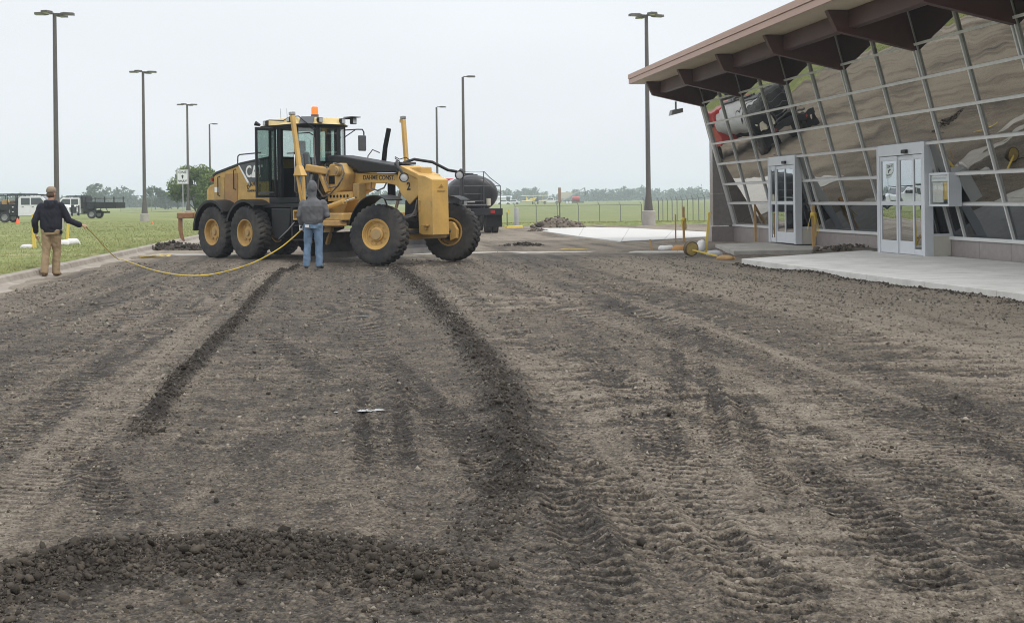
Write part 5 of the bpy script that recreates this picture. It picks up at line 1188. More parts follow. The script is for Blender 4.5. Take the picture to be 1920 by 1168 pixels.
for tx, z in (('ONE', zt_-bh*.20), ('WAY', zb_+bh*.19)): lettering(tx, bh*.29, Matrix.Translation((0, -.012, z)) @ MS, DECALK, bo, .006, (.92, .85))
MB().prism([(-.035, zc-bh*.13), (.035, zc-bh*.13), (.035, zc+.01), (.10, zc+.01), (0, zc+bh*.14), (-.10, zc+.01), (-.035, zc+.01)], 'y', -.0135, -.0105).build('arrow', DECALK, bo)

# ================================================================== FENCES
FPOST = mat('fence_post', (.20, .20, .20), .5, metal=.3)
def chain_mat():
    m = bpy.data.materials.new('chain_link'); m.use_nodes = True; t = m.node_tree; t.nodes.clear(); N = t.nodes.new; L = t.links.new
    o = N('ShaderNodeOutputMaterial'); mixn = N('ShaderNodeMixShader'); d = N('ShaderNodeBsdfPrincipled'); d.inputs['Base Color'].default_value = (.25, .26, .26, 1); d.inputs['Metallic'].default_value = .4; d.inputs['Roughness'].default_value = .5
    tr = N('ShaderNodeBsdfTransparent'); tcn = N('ShaderNodeTexCoord'); sp_ = N('ShaderNodeSeparateXYZ'); L(tcn.outputs['Object'], sp_.inputs[0])
    def tri(sg_):
        a = N('ShaderNodeMath'); a.operation = 'MULTIPLY_ADD'; L(sp_.outputs[0], a.inputs[0]); a.inputs[1].default_value = sg_; L(sp_.outputs[2], a.inputs[2])
        b = N('ShaderNodeMath'); b.operation = 'PINGPONG'; L(a.outputs[0], b.inputs[0]); b.inputs[1].default_value = .04
        c = N('ShaderNodeMath'); c.operation = 'LESS_THAN'; L(b.outputs[0], c.inputs[0]); c.inputs[1].default_value = .0035; return c.outputs[0]
    mx_ = N('ShaderNodeMath'); mx_.operation = 'MAXIMUM'; L(tri(1), mx_.inputs[0]); L(tri(-1), mx_.inputs[1])
    L(mx_.outputs[0], mixn.inputs[0]); L(tr.outputs[0], mixn.inputs[1]); L(d.outputs[0], mixn.inputs[2]); L(mixn.outputs[0], o.inputs[0]); return m
CHAIN = chain_mat()
def fence(label, pts, H, sp_, barb=True, z=None):
    root = thing('chain_link_fence', label, 'fence', (0, 0, 0))
    for (x0, y0), (x1, y1) in zip(pts[:-1], pts[1:]):
        L_ = math.hypot(x1-x0, y1-y0); n = max(1, round(L_/sp_)); ang = math.atan2(y1-y0, x1-x0); prev = None
        for i in range(n+1):
            t = i/n; x, y = x0+(x1-x0)*t, y0+(y1-y0)*t; g = fz(x, y) if z is None else z
            o = MB().cyl((x, y, g-.1), (x, y, g+H), .035, seg=8).build('post', FPOST, root)
            if barb: MB().bar((x, y, g+H), (x-.16, y-.16, g+H+.28), .03).build('barb_arm', FPOST, o)
            if prev:
                mid_g = prev[2]
                MB().bar((prev[0], prev[1], prev[2]+H), (x, y, g+H), .035).build('top_rail', FPOST, root)
                if barb:
                    for k in range(3): f_ = .3+.33*k; MB().bar((prev[0]-.16*f_, prev[1]-.16*f_, prev[2]+H+.28*f_), (x-.16*f_, y-.16*f_, g+H+.28*f_), .008).build('barbed_wire', FPOST, root)
                w = MB(); l_ = math.hypot(x-prev[0], y-prev[1]); w.add([(0, 0, .03), (l_, 0, .03), (l_, 0, H-.02), (0, 0, H-.02)], [(0, 1, 2, 3)])
                pn = w.build('mesh_panel', CHAIN, root); pn.location = (prev[0], prev[1], prev[2]); pn.rotation_euler = (0, 0, ang)
            prev = (x, y, g)
F0 = at(966, 400, 105); F1 = at(1203, 400, 105); F2 = at(1232, 400, 104); F3 = at(1345, 400, 84)
fence('low chain link fence with barbed arms across the field behind the dirt pile', [(F0.x, 105), (F1.x, 105)], 1.42, 1.70)
fence('chain link fence running from the lamp footing to the terminal wall', [(F1.x+.2, 104.8), (F2.x, 103), (F3.x, 84)], 1.75, 1.75)
L0 = at(226, 390, 245); L1 = at(430, 390, 245)
fence('tall chain link fence far off on the left before the wood', [(L0.x, 245), (L1.x, 245)], 2.3, 3.0, barb=False)

# ================================================================== TREES
def leaf_mat(name, c0, c1):
    m = stone_mat(name, c0, c1); return m
LEAF = leaf_mat('bush_leaf', (.050, .090, .020), (.190, .250, .065)); LEAFD = leaf_mat('far_leaf', (.030, .052, .022), (.085, .115, .050)); BARK = mat('bark', (.10, .08, .06), .9, var=.3, bump=.4)
def leaf_cloud(centers, radii, n, size, seed=0, squash=.8):
    g = np.random.default_rng(seed); k = len(centers); idx = g.choice(k, n, p=np.array(radii)**2/np.sum(np.array(radii)**2))
    d = g.normal(size=(n, 3)); d /= np.linalg.norm(d, axis=1)[:, None]; rr = np.array(radii)[idx]*(g.random(n)**.33)*(.85+.3*g.random(n))
    c = np.array(centers)[idx]+d*rr[:, None]*np.array([1, 1, squash])
    a = g.normal(size=(n, 3)); a /= np.linalg.norm(a, axis=1)[:, None]; b = np.cross(a, g.normal(size=(n, 3))); b /= np.linalg.norm(b, axis=1)[:, None]
    s = size*g.uniform(.5, 1.3, n)[:, None]
    V = np.stack([c-a*s, c+b*s*.45, c+a*s, c-b*s*.45], 1).reshape(-1, 3)
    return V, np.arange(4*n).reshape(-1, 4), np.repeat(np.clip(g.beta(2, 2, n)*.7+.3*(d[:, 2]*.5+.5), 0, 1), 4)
def tree(name, label, loc, H, Wd, trunk, n, leaf, m, seed, group=None, squash=.85):
    g = random.Random(seed); o = thing(name, label, 'tree', loc, 0, group)
    t = MB(); t.tube([(0, 0, -.2), (.05*H*.1, 0, trunk*.5), (0, .02*H, trunk), (g.uniform(-.03, .03)*H, 0, H*.72)], [.045*H*.5, .03*H*.5, .024*H*.5, .006*H], 8)
    tr_ = t.build('trunk', BARK, o, 50); cs = []; rs = []
    for i in range(24):
        a = g.uniform(0, 6.28); h_ = g.uniform(trunk*1.0, H*.9); q_ = (h_-trunk*.9)/(H-trunk*.9); w = Wd/2*(math.sin(math.pi*min(1, .16+q_*.86))**.7)*g.uniform(.45, .95)
        p = (w*math.cos(a), w*math.sin(a), h_); cs.append(p); rs.append(Wd*g.uniform(.13, .24))
        if i < 8: MB().tube([(0, 0, trunk*g.uniform(.7, 1.1)), (p[0]*.5, p[1]*.5, (trunk+p[2])/2), p], [.012*H, .008*H, .003*H], 6).build('branch', BARK, tr_)
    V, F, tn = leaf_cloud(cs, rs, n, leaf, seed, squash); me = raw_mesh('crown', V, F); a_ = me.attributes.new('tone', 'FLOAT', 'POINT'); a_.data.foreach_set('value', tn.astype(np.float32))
    link('crown', me, m, o); return o
tree('leafy_tree', 'dense low green tree behind the one way sign and grader hood', place(366, 125), 5.3, 4.7, .9, 12000, .15, LEAF, 3, squash=.9)
for i, (px, D, H, W_, lb) in enumerate(((291, 330, 6.2, 6.4, 'round dark tree standing alone before the wood, right of the second lamp post'), (178, 420, 8.6, 7.5, 'pointed far tree above the black dump body'), (322, 340, 4.6, 6, 'low far bush left of the one way sign post'))):
    tree('far_tree', lb, place(px, D), H, W_, H*.2, 1500, .42, LEAFD, 20+i, 'trees far off on the left')
# the wood along the horizon: one mass
def wood(name, px0, px1, D0, D1, h0, h1, n_tr, per, seed):
    g = np.random.default_rng(seed); Vs, Fs, Ts = [], [], []; off = 0
    for i in range(n_tr):
        px = px0+(px1-px0)*(i+g.random())/n_tr; D = g.uniform(D0, D1); p = place(float(px), float(D)); hh = (h0+(h1-h0)*float(VN[3](np.array([px*.023+seed]), np.array([seed*1.7]))[0])**.8)*g.uniform(.8, 1.1); w = hh*g.uniform(.8, 1.2)
        cs = [(p.x+g.normal(0, w*.28), p.y+g.normal(0, w*.2), p.z+hh*q_) for q_ in (.15, .22, .35, .45, .55, .66, .76, .84)]; rs = [w*.40, w*.40, w*.36, w*.34, w*.30, w*.26, w*.22, w*.15]
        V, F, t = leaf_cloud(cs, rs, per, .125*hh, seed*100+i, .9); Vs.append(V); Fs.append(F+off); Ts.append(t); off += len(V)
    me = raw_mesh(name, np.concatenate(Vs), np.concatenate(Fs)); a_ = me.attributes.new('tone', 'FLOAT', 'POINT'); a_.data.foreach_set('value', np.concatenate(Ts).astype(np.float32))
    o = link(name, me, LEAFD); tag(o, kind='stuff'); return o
wood('distant_wood', -420, 900, 520, 620, 4.2, 9.6, 150, 300, 5)
wood('distant_wood_right', 880, 2300, 780, 900, 4.8, 11.5, 170, 280, 8)

# ================================================================== STAKES, SANDBAGS, HEAPS
def stake(label, base, top, w=.05, m=WOODS, group='marker stakes'):
    b = Vector(base); o = thing('wooden_stake', label, 'stake', b, 0, group); t = Vector(top)-b
    MB().bar((0, 0, -.05), t, w, w*.55, up=(0, 1, 0)).build('stake_shaft', m, o, bev=.004); return o
def st_px(label, bx, by, tx, ty_, zb=0.0, **k): b = gp(bx, by, zb); return stake(label, b, at(tx, ty_, b.y), **k)
st_px('wide yellow stake with flat white bag, left of the capped man', 65, 477, 63, 402, w=.10, m=YSTAKE)
st_px('yellow stake between two sandbags, right of the man in the cap', 126, 464, 128, 415, w=.08, m=YSTAKE)
s_tall = st_px('wooden stake tied with yellow ribbon left of the terminal corner', 1282.5, 455, 1281.5, 388, w=.075)
st_px('thin pale stake left of the ribbon-tied stake', 1267, 455, 1266.5, 402, w=.045)
st_px('yellow stake leaning over the upright white sandbag', 1323, 474, 1330, 398, w=.06, m=YSTAKE)
st_px('brown stake standing before the glass left of the far door', 1417, 450, 1415.5, 381, zb=.10, w=.07)
s_bun = st_px('stake with a bundle of yellow tape right of the far door', 1526, 463, 1524, 385, zb=.10, w=.085)
st_px('short bent stake stub beside the new white pavement', 1223, 470, 1219, 449, w=.05)
def ribbon(label, p, n, r, drop, seed):
    g = random.Random(seed); o = thing('tape_bundle', label, 'tape', p, 0)
    for i in range(n):
        a = g.uniform(0, 6.28); l_ = g.uniform(.4, 1)*drop; x, y = math.cos(a)*r, math.sin(a)*r
        MB().tube([(0, 0, g.uniform(-.05, .08)), (x*.7, y*.7, -.02), (x*1.2, y*1.2, -l_*.5), (x*g.uniform(.9, 2), y*1.3, -l_)], .022, 5, flat=.25).build('strand', TAPE, o, 60)
    MB().lathe([(.05, -.06), (.085, -.03), (.085, .03), (.05, .06)], 'z', 10).build('knot', TAPE, o, 60); return o
p = s_bun.location.copy(); p.z = at(1525, 402, p.y).z; ribbon('tangle of yellow caution tape knotted on the stake by the far door', p, 9, .10, .65, 1)
p = s_tall.location.copy(); p.z = at(1282, 412, p.y).z; ribbon('yellow ribbon knotted on the stake left of the terminal corner', p, 5, .07, .38, 2)
def sandbag(label, c, size, rz=0, m=SAND, seed=0, tilt=0.0):
    o = thing('sandbag', label, 'sandbag', c, rz, 'sandbags'); sx, sy, sz = size; bm = bmesh.new(); bmesh.ops.create_icosphere(bm, subdivisions=3, radius=1)
    for v in bm.verts:
        q_ = v.co.copy(); e_ = .9; f = lambda t: math.copysign(abs(t)**e_, t)
        n = mnoise.noise(q_*1.6+Vector((seed*7.1, 0, 0)))*.14+mnoise.noise(q_*4+Vector((0, seed*3.3, 0)))*.06
        v.co = Vector((f(q_.x)*sx, f(q_.y)*sy, max(-.4, f(q_.z))*sz*(1+.3*abs(q_.x)*q_.z)))*(1+n)
    bmesh.ops.rotate(bm, verts=bm.verts, cent=(0, 0, 0), matrix=Matrix.Rotation(tilt, 3, 'Y')); zmin = min(v.co.z for v in bm.verts); bmesh.ops.translate(bm, verts=bm.verts, vec=(0, 0, -zmin-.015))
    me = bpy.data.meshes.new('bag'); bm.to_mesh(me); bm.free(); me.polygons.foreach_set('use_smooth', [True]*len(me.polygons)); link('bag', me, m, o)
    e0 = Matrix.Rotation(tilt, 3, 'Y') @ Vector((sx*.92, 0, 0)); MB().tube([(e0.x, 0, e0.z-zmin-.02), (e0.x*1.14, .01, e0.z*1.14-zmin-.01)], [sy*.28, sy*.42], 8).build('tied_neck', m, o, 50); return o
def gpz(px, py): q_ = gp(px, py); q_.z = fz(q_.x, q_.y) if q_.x < curb_x(q_.y) else float(road_height(np.array([q_.x]), np.array([q_.y]))[0]); return q_
sandbag('flat white sandbag at the foot of the wide yellow stake', gpz(52, 477), (0.204, 0.132, 0.084), .2, seed=1)
sandbag('small white sandbag half hidden behind the walking man', gpz(84, 474), (0.132, 0.120, 0.096), .6, seed=2)
sandbag('white sandbag left of the second yellow stake', gpz(117, 469), (0.216, 0.150, 0.120), .3, seed=3)
sandbag('larger grey-white sandbag right of the second yellow stake', gpz(136, 468), (0.240, 0.156, 0.144), -.2, seed=4)
sandbag('flat white sandbag left of the orange sack', gpz(1250, 469), (0.240, 0.156, 0.102), .1, seed=5)
sandbag('upright white sandbag leaning on the yellow stake', gpz(1315, 475), (0.180, 0.144, 0.120), .5, seed=6, tilt=R(-68))
sandbag('grey sandbag lying at the edge of the old landing', gpz(1339, 478), (0.204, 0.120, 0.102), -.5, m=mat('grey_sandbag', (.42, .42, .42), .85, var=.1, bump=.3), seed=7)
OSACK = mat('orange_sack', (.50, .27, .10), .85, var=.15, bump=.3); TSACK = mat('tan_sack', (.40, .25, .11), .9, var=.25, bump=.4)
sandbag('orange sack lying behind the knocked-over round base', gpz(1277, 470), (0.252, 0.144, 0.120), .05, m=OSACK, seed=8)
sandbag('dirty tan sack at the dark soil edge right of the round base', gpz(1360, 485), (0.204, 0.132, 0.084), -.2, m=TSACK, seed=9)
# knocked-over stake with round base
p = gpz(1298, 481); ko = thing('fallen_base_post', 'yellow post with a round base lying tipped over on the dirt', 'post', p, R(20))
Mk = Matrix.Translation((0, 0, .19)) @ Matrix.Rotation(R(8), 4, 'X')
MB().lathe([(0, -.012), (.152, -.008), (.152, .11), (0, .11)], 'y', 24, Mk).build('base_plate', mat('dusty_yellow', (.45, .34, .12), .8, var=.3, vscale=9), ko, 40)
MB().lathe([(.155, .0), (.18, .01), (.185, .08), (.18, .13), (.155, .14)], 'y', 24, Mk, closed=True).build('rubber_ring', mat('muddy_ring', (.075, .060, .045), .9, var=.4, vscale=12, color2=(.16, .12, .06)), ko, 40)
MB().bar((.0, .03, .17), (.46, -.42, .02), .055, .04).build('post_shaft', YSTAKE, ko, bev=.005)
# heaps
def heap(name, label, c, rx, ry, h, seed, m=CLOD, cat='dirt pile', tone=(.3, .9)):
    o = thing(name, label, cat, c, 0); n = 60; xs = np.linspace(-1, 1, n); X, Y = np.meshgrid(xs, xs); r = np.hypot(X, Y)
    z = h*np.clip(1-r, 0, 1)**.75*(.65+.7*fbm(X*1.6+seed*9, Y*1.6, 4, 2))+np.clip(1-r, 0, 1)**.5*(fbm(X*6+seed, Y*6, 3, 5)-.5)*h*.45-.06
    i = np.arange((n-1)*n).reshape(n-1, n)[:, :-1].ravel(); me = raw_mesh('soil', np.stack([X*rx, Y*ry, z], -1).reshape(-1, 3), np.stack([i, i+1, i+n+1, i+n], -1))
    a_ = me.attributes.new('tone', 'FLOAT', 'POINT'); a_.data.foreach_set('value', (tone[0]+(tone[1]-tone[0])*fbm(X*4+seed, Y*4, 3, 7)).astype(np.float32).ravel()); me.polygons.foreach_set('use_smooth', np.ones(len(me.polygons), bool)); link('soil', me, m, o)
    g = np.random.default_rng(seed); k = 140; a = g.uniform(0, 6.28, k); q_ = np.sqrt(g.random(k))*.95; px_, py_ = q_*np.cos(a), q_*np.sin(a)
    zz = h*np.clip(1-q_, 0, 1)**.75*.95; s = np.exp(g.normal(-2.9, .4, k))*min(1, h*1.6+.25)
    B = IV[None]*(1+g.normal(0, .2, (k, len(IV), 1)))*s[:, None, None]; V = B+np.stack([px_*rx, py_*ry, zz], -1)[:, None, :]
    me = raw_mesh('clods', V.reshape(-1, 3), (IF[None]+(np.arange(k)*len(IV))[:, None, None]).reshape(-1, 3)); a_ = me.attributes.new('tone', 'FLOAT', 'POINT'); a_.data.foreach_set('value', np.repeat(g.random(k), len(IV)).astype(np.float32)); tag(link('clods', me, m, o), kind='stuff')
    return o
HEAPM = stone_mat('heap_soil', (.045, .037, .030), (.20, .165, .13))
heap('dirt_pile', 'grey-brown dirt pile at the end of the white pavement', gp(1046, 429), 1.45, 1.1, .66, 3, HEAPM)
heap('dirt_pile', 'small dirt lump at the corner of the white pavement', gp(1010, 435), .55, .4, .16, 4, HEAPM)
heap('dirt_pile', 'low dark dirt mound by the kerb behind the rear wheels', gp(325, 468), 1.1, .7, .26, 5)
heap('dirt_pile', 'flat dark dirt heap continuing towards the grader rear wheel', gp(362, 469), .9, .6, .20, 6)
heap('dirt_pile', 'scattered dark clods right of the front wheel', gp(980, 462), .75, .5, .13, 7)
heap('dirt_pile', 'rough soil left between landing and pavement', gp(1600, 468, .1), 1.0, .5, .14, 8, HEAPM)
# thin sign stakes behind
p = gp(1050, 424); o = thing('paddle_sign', 'thin brown edge-on paddle sign behind the dirt pile', 'sign', p, 0); h_ = at(1048, 352, p.y).z
MB().bar((0, 0, -.1), (0, 0, h_*.62), .05).build('post', DSTEEL, o); MB().box(-.08, .08, -.02, .02, h_*.60, h_).build('paddle', mat('paddle_brown', (.30, .24, .19), .7), o, bev=.02)
p = gp(951, 424); o = thing('marker_sign', 'small yellow marker sign on a thin dark post beside the tank truck', 'sign', p, 0); h_ = at(951, 392, p.y).z
MB().bar((0, 0, -.1), (0, 0, h_-.2), .05).build('post', DSTEEL, o); MB().add([(-.03, -.02, h_-.32), (.10, -.02, h_-.20), (.14, -.02, h_), (.0, -.02, h_-.1), (-.03, .0, h_-.32), (.10, .0, h_-.20), (.14, .0, h_), (.0, .0, h_-.1)], [(0, 1, 2, 3), (7, 6, 5, 4), (0, 4, 5, 1), (1, 5, 6, 2), (2, 6, 7, 3), (3, 7, 4, 0)]).build('panel', TAPE, o)
p = gp(968.5, 425); o = thing('bollard', 'grey steel bollard right of the yellow marker sign', 'bollard', p, 0); h_ = at(968, 389, p.y).z
MB().lathe([(0, -.1), (.12, -.1), (.12, h_-.06), (.07, h_), (0, h_)], 'z', 14).build('tube', mat('bollard_grey', (.30, .30, .30), .6, var=.1), o, 50); MB().lathe([(.12, .0), (.17, .0), (.17, .05), (.12, .05)], 'z', 14, closed=True).build('collar', DSTEEL, o)
yk = MB(); a, b = gp(948, 429), gp(978, 428); d = (b-a).normalized(); o = thing('yellow_kerb', 'short yellow painted kerb by the tank truck', 'kerb', a, math.atan2(d.y, d.x)); MB().box(0, (b-a).length, -.1, .1, -.2, .13).build('kerb_stone', YSTAKE, o, bev=.02)
# small cones / flags
CONE = mat('safety_orange', (.75, .13, .03), .5)
for px, py, h_, lb in ((33, 425, .42, 'red-orange cone on the grass under the service truck'), (285, 424, .20, 'small orange flag marker on the mown grass')):
    q_ = gpz(px, py); o = thing('safety_cone', lb, 'cone', q_, 0, 'orange markers on the grass'); MB().lathe([(0, .03), (.36*h_, .03), (.1*h_, h_), (0, h_)], 'z', 12).build('cone_body', CONE, o, 40); MB().box(-.45*h_, .45*h_, -.45*h_, .45*h_, -.03, .03).build('base', CONE, o)
# puddles
for px, py, w, l_ in ((684, 587, .17, .12), (690, 775, .11, .05), (640, 776, .05, .03)):
    q_ = gp(px, py); n = 20; z = float(road_height(np.array([q_.x]), np.array([q_.y]))[0])+.004
    mb = MB(); mb.add([(q_.x+w*math.cos(2*math.pi*k/n)*random.uniform(.7, 1.2), q_.y+l_*math.sin(2*math.pi*k/n)*random.uniform(.7, 1.2), z) for k in range(n)], [tuple(range(n))])
    o = mb.build('puddle', mat('puddle_water', (.30, .30, .30), .04, spec=1.0), None); tag(o, kind='structure')
# ================================================================== PEOPLE
SKIN = mat('skin', (.42, .23, .16), .55, var=.06)
def remesh(mb, voxel, smooth=4, wr=0.0, wsc=(9, 9, 5), seed=0):
    me = bpy.data.meshes.new('tmp'); me.from_pydata(mb.v, [], mb.f); me.update()
    bm = bmesh.new(); bm.from_mesh(me); bmesh.ops.recalc_face_normals(bm, faces=bm.faces); bm.to_mesh(me); bm.free()
    o = bpy.data.objects.new('tmp', me); COL.objects.link(o)
    m = o.modifiers.new('r', 'REMESH'); m.mode = 'VOXEL'; m.voxel_size = voxel
    s = o.modifiers.new('s', 'SMOOTH'); s.iterations = smooth; s.factor = .5
    dg = bpy.context.evaluated_depsgraph_get(); out_ = bpy.data.meshes.new_from_object(o.evaluated_get(dg)); bpy.data.objects.remove(o); bpy.data.meshes.remove(me)
    if wr:
        n = len(out_.vertices); co = np.empty(n*3, np.float32); no = np.empty(n*3, np.float32); out_.vertices.foreach_get('co', co); out_.vertices.foreach_get('normal', no); co = co.reshape(-1, 3); no = no.reshape(-1, 3)
        d = np.array([mnoise.noise(Vector((p[0]*wsc[0]+seed, p[1]*wsc[1], p[2]*wsc[2])))+.6*mnoise.noise(Vector((p[0]*wsc[0]*2.2, p[1]*wsc[1]*2.2+seed, p[2]*wsc[2]*2.6+p[0]*6))) for p in co])
        co = co+no*(d*wr)[:, None]; out_.vertices.foreach_set('co', co.astype(np.float32).ravel())
    out_.polygons.foreach_set('use_smooth', [True]*len(out_.polygons)); out_.update(); return out_
def rings(mb, rs, seg=20):
    vs = []; fs = []; n = len(rs)
    for cx_, cy_, cz_, rx, ry in rs:
        for k in range(seg): t = 2*math.pi*k/seg; vs.append((cx_+rx*math.cos(t), cy_+ry*math.sin(t), cz_))
    for i in range(n-1):
        for k in range(seg): fs.append((i*seg+k, i*seg+(k+1) % seg, (i+1)*seg+(k+1) % seg, (i+1)*seg+k))
    fs += [tuple(reversed(range(seg))), tuple((n-1)*seg+k for k in range(seg))]
    mb.add(vs, fs)
def limb(mb, pts, rad, seg=12):
    P_ = [Vector(p) for p in pts]; mb.tube(P_, rad, seg)
    for p, r in zip(P_, rad): mb.sphere(p, r, 10, 6)
def hand(mb, w, d, n, curl, right=True, thumb=1.0):
    """wrist w, finger direction d, palm normal n (side the fingers curl to)"""
    d = Vector(d).normalized(); n = Vector(n); n = (n-d*n.dot(d)).normalized(); s = d.cross(n)*(1 if right else -1); w = Vector(w)
    for k in range(3): mb.tube([w+s*(k-1)*.022, w+d*.045+s*(k-1)*.028, w+d*.088+s*(k-1)*.028], [.019, .019, .014], 8)
    for k, ln in enumerate((.068, .078, .074, .058)):
        b = w+d*.085+s*(-.034+.0225*k); a = curl; p1 = b+(d*math.cos(a*.6)+n*math.sin(a*.6))*ln*.45; p2 = p1+(d*math.cos(a*1.5)+n*math.sin(a*1.5))*ln*.32; p3 = p2+(d*math.cos(a*2.2)+n*math.sin(a*2.2))*ln*.25
        mb.tube([b-d*.02, b, p1, p2, p3], [.010, .0098, .0092, .0085, .007], 8)
    t0 = w+d*.025-s*.03; mb.tube([t0, t0+(d*.55-s*.55+n*.5)*.045, t0+(d*.55-s*.30+n*.8)*.075*thumb, t0+(d*.7+n*.75)*.095*thumb], [.014, .0115, .010, .008], 8)
def person(label, loc, rz, J, cloth, hood_up, head_yaw=0.0, lean=0.0):
    o = thing('person', label, 'person', loc, rz)
    S = J
    b = MB()          # body: one continuous skin surface
    hc = Vector(S['head']); M = Matrix.Translation(hc) @ Matrix.Rotation(head_yaw, 4, 'Z')
    b.sphere((0, .0, .02), (.077, .097, .115), 16, 12, M); b.sphere((0, .03, -.055), (.058, .07, .065), 12, 8, M); b.tube([M @ Vector((0, .085, .01)), M @ Vector((0, .118, -.025)), M @ Vector((0, .09, -.038))], [.010, .016, .012], 8)
    for sx in (-1, 1): b.sphere((sx*.078, -.01, -.005), (.012, .022, .034), 8, 8, M); b.sphere((sx*.03, .083, .015), (.016, .012, .011), 8, 6, M)
    b.sphere((0, .09, -.062), (.028, .014, .012), 8, 6, M)
    nk = Vector(S['neck']); b.tube([hc+Vector((0, -.015, -.05)), nk, nk+Vector((0, 0, -.08))], [.055, .056, .075], 12)
    rings(b, [(0, 0, S['waist']-.10, .15, .10), (0, 0, S['waist'], .14, .095), (0, .0, S['waist']+.25, .155, .105), (nk.x, nk.y, nk.z-.10, .15, .09), (nk.x, nk.y, nk.z-.02, .07, .06)])
    for sd in ('L', 'R'):
        limb(b, [S['sh'+sd], S['el'+sd], S['wr'+sd]], [.05, .04, .029]); hand(b, S['wr'+sd], S['hd'+sd], S['hn'+sd], S.get('curl'+sd, .8), sd == 'R')
        limb(b, [S['hip'+sd], S['kn'+sd], S['an'+sd]], [.078, .056, .042])
    body = link('body', remesh(b, .0085, 2), SKIN, o)
    # top garment
    t = MB(); zw = S['hem']
    tl = S['torso']
    rings(t, tl)
    for sd in ('L', 'R'):
        sh, el, wr_ = Vector(S['sh'+sd]), Vector(S['el'+sd]), Vector(S['wr'+sd]); cf = wr_.lerp(el, .04)
        limb(t, [sh, sh.lerp(el, .5), el, el.lerp(wr_, .55)], [.088, .078, .070, .060]); t.tube([el.lerp(wr_, .5), el.lerp(wr_, .86), cf], [.060, .056, .044], 12)
    if hood_up:
        Mh = Matrix.Translation(hc) @ Matrix.Rotation(head_yaw, 4, 'Z'); t.sphere((0, -.03, .03), (.112, .135, .145), 18, 12, Mh); t.sphere((0, -.045, .06), (.095, .115, .13), 14, 10, Mh); t.tube([hc+Vector((0, -.03, 0)), nk+Vector((0, -.01, .02)), nk+Vector((0, 0, -.10))], [.105, .088, .13], 16)
    else:
        t.tube([(nk.x-.10, nk.y+.03, nk.z-.005), (nk.x-.08, nk.y-.07, nk.z-.01), (nk.x, nk.y-.115, nk.z-.035), (nk.x+.08, nk.y-.07, nk.z-.01), (nk.x+.10, nk.y+.03, nk.z-.005)], [.035, .048, .062, .048, .035], 10); t.sphere((nk.x, nk.y-.12, nk.z-.08), (.11, .05, .09), 12, 8); t.tube([nk+Vector((0, 0, .01)), nk+Vector((0, 0, -.10))], [.085, .13], 14)
    top = link('hooded_top', remesh(t, .0125, 4, .012, (8, 8, 5), 1.3), cloth[0], o)
    hm = MB(); x0, y0, z0, rx, ry = tl[0]; rings(hm, [(x0, y0, z0-.018, rx*.97, ry*.97), (x0, y0, z0-.008, rx*1.0, ry*1.0), (x0, y0, z0+.045, rx*1.0, ry*1.0), (x0, y0, z0+.055, rx*.97, ry*.97)], 32); link('hem_band', remesh(hm, .010, 2, .003, (14, 14, 3)), cloth[0], top)
    # trousers
    l = MB(); rings(l, [(x0, y0, S['waist']-.16, rx*.92, ry*.95), (x0, y0, S['waist']-.05, rx*.93, ry*.95), (x0, y0, S['waist']+.08, rx*.84, ry*.86)])
    for sd in ('L', 'R'):
        hp, kn, an = Vector(S['hip'+sd]), Vector(S['kn'+sd]), Vector(S['an'+sd]); ft = an+Vector((0, 0, -.035))
        limb(l, [hp, hp.lerp(kn, .5), kn, kn.lerp(an, .5)], [.108, .096, .082, .078]); l.tube([kn.lerp(an, .45), kn.lerp(an, .8), ft], [.079, .078, .080], 14)
        l.sphere(hp+Vector((0, -.035, -.01)), (.098, .085, .11), 12, 8)
    tr_ = link('trousers', remesh(l, .0125, 3, .012, (9, 9, 7), 4.7), cloth[1], o)
    for sd in ('L', 'R'):
        an = Vector(S['an'+sd]); f = Vector(S['ft'+sd]).normalized(); s_ = Vector((f.y, -f.x, 0)); k = MB(); g = an.copy(); g.z = an.z-.085
        k.tube([g-f*.06+Vector((0, 0, .04)), g+f*.0+Vector((0, 0, .052)), g+f*.09+Vector((0, 0, .045)), g+f*.17+Vector((0, 0, .035)), g+f*.20+Vector((0, 0, .03))], [.036, .046, .045, .038, .02], 12); k.tube([g+Vector((0, 0, .05)), an+Vector((0, 0, .03))], [.048, .05], 10)
        link('boot', remesh(k, .009, 2), cloth[2], o)
    return o, body, M
DARKHOOD = mat('navy_fleece', (.022, .023, .032), .95, var=.18, vscale=5, bump=.25, bscale=160, spec=.2)
KHAKI = mat('khaki_canvas', (.30, .215, .125), .9, var=.12, vscale=5, bump=.2, bscale=200)
GREYHOOD = mat('grey_fleece', (.125, .125, .132), .95, var=.16, vscale=6, bump=.25, bscale=160, spec=.2)
DENIM = mat('faded_denim', (.135, .205, .30), .9, var=.20, vscale=4, bump=.2, bscale=220)
BOOT = mat('work_boot', (.16, .10, .06), .8, var=.2); BOOT2 = mat('dark_shoe', (.05, .05, .055), .7, var=.3, dirt=.3)
L1_ = gp(97, 517.5); L1_.z = -.01
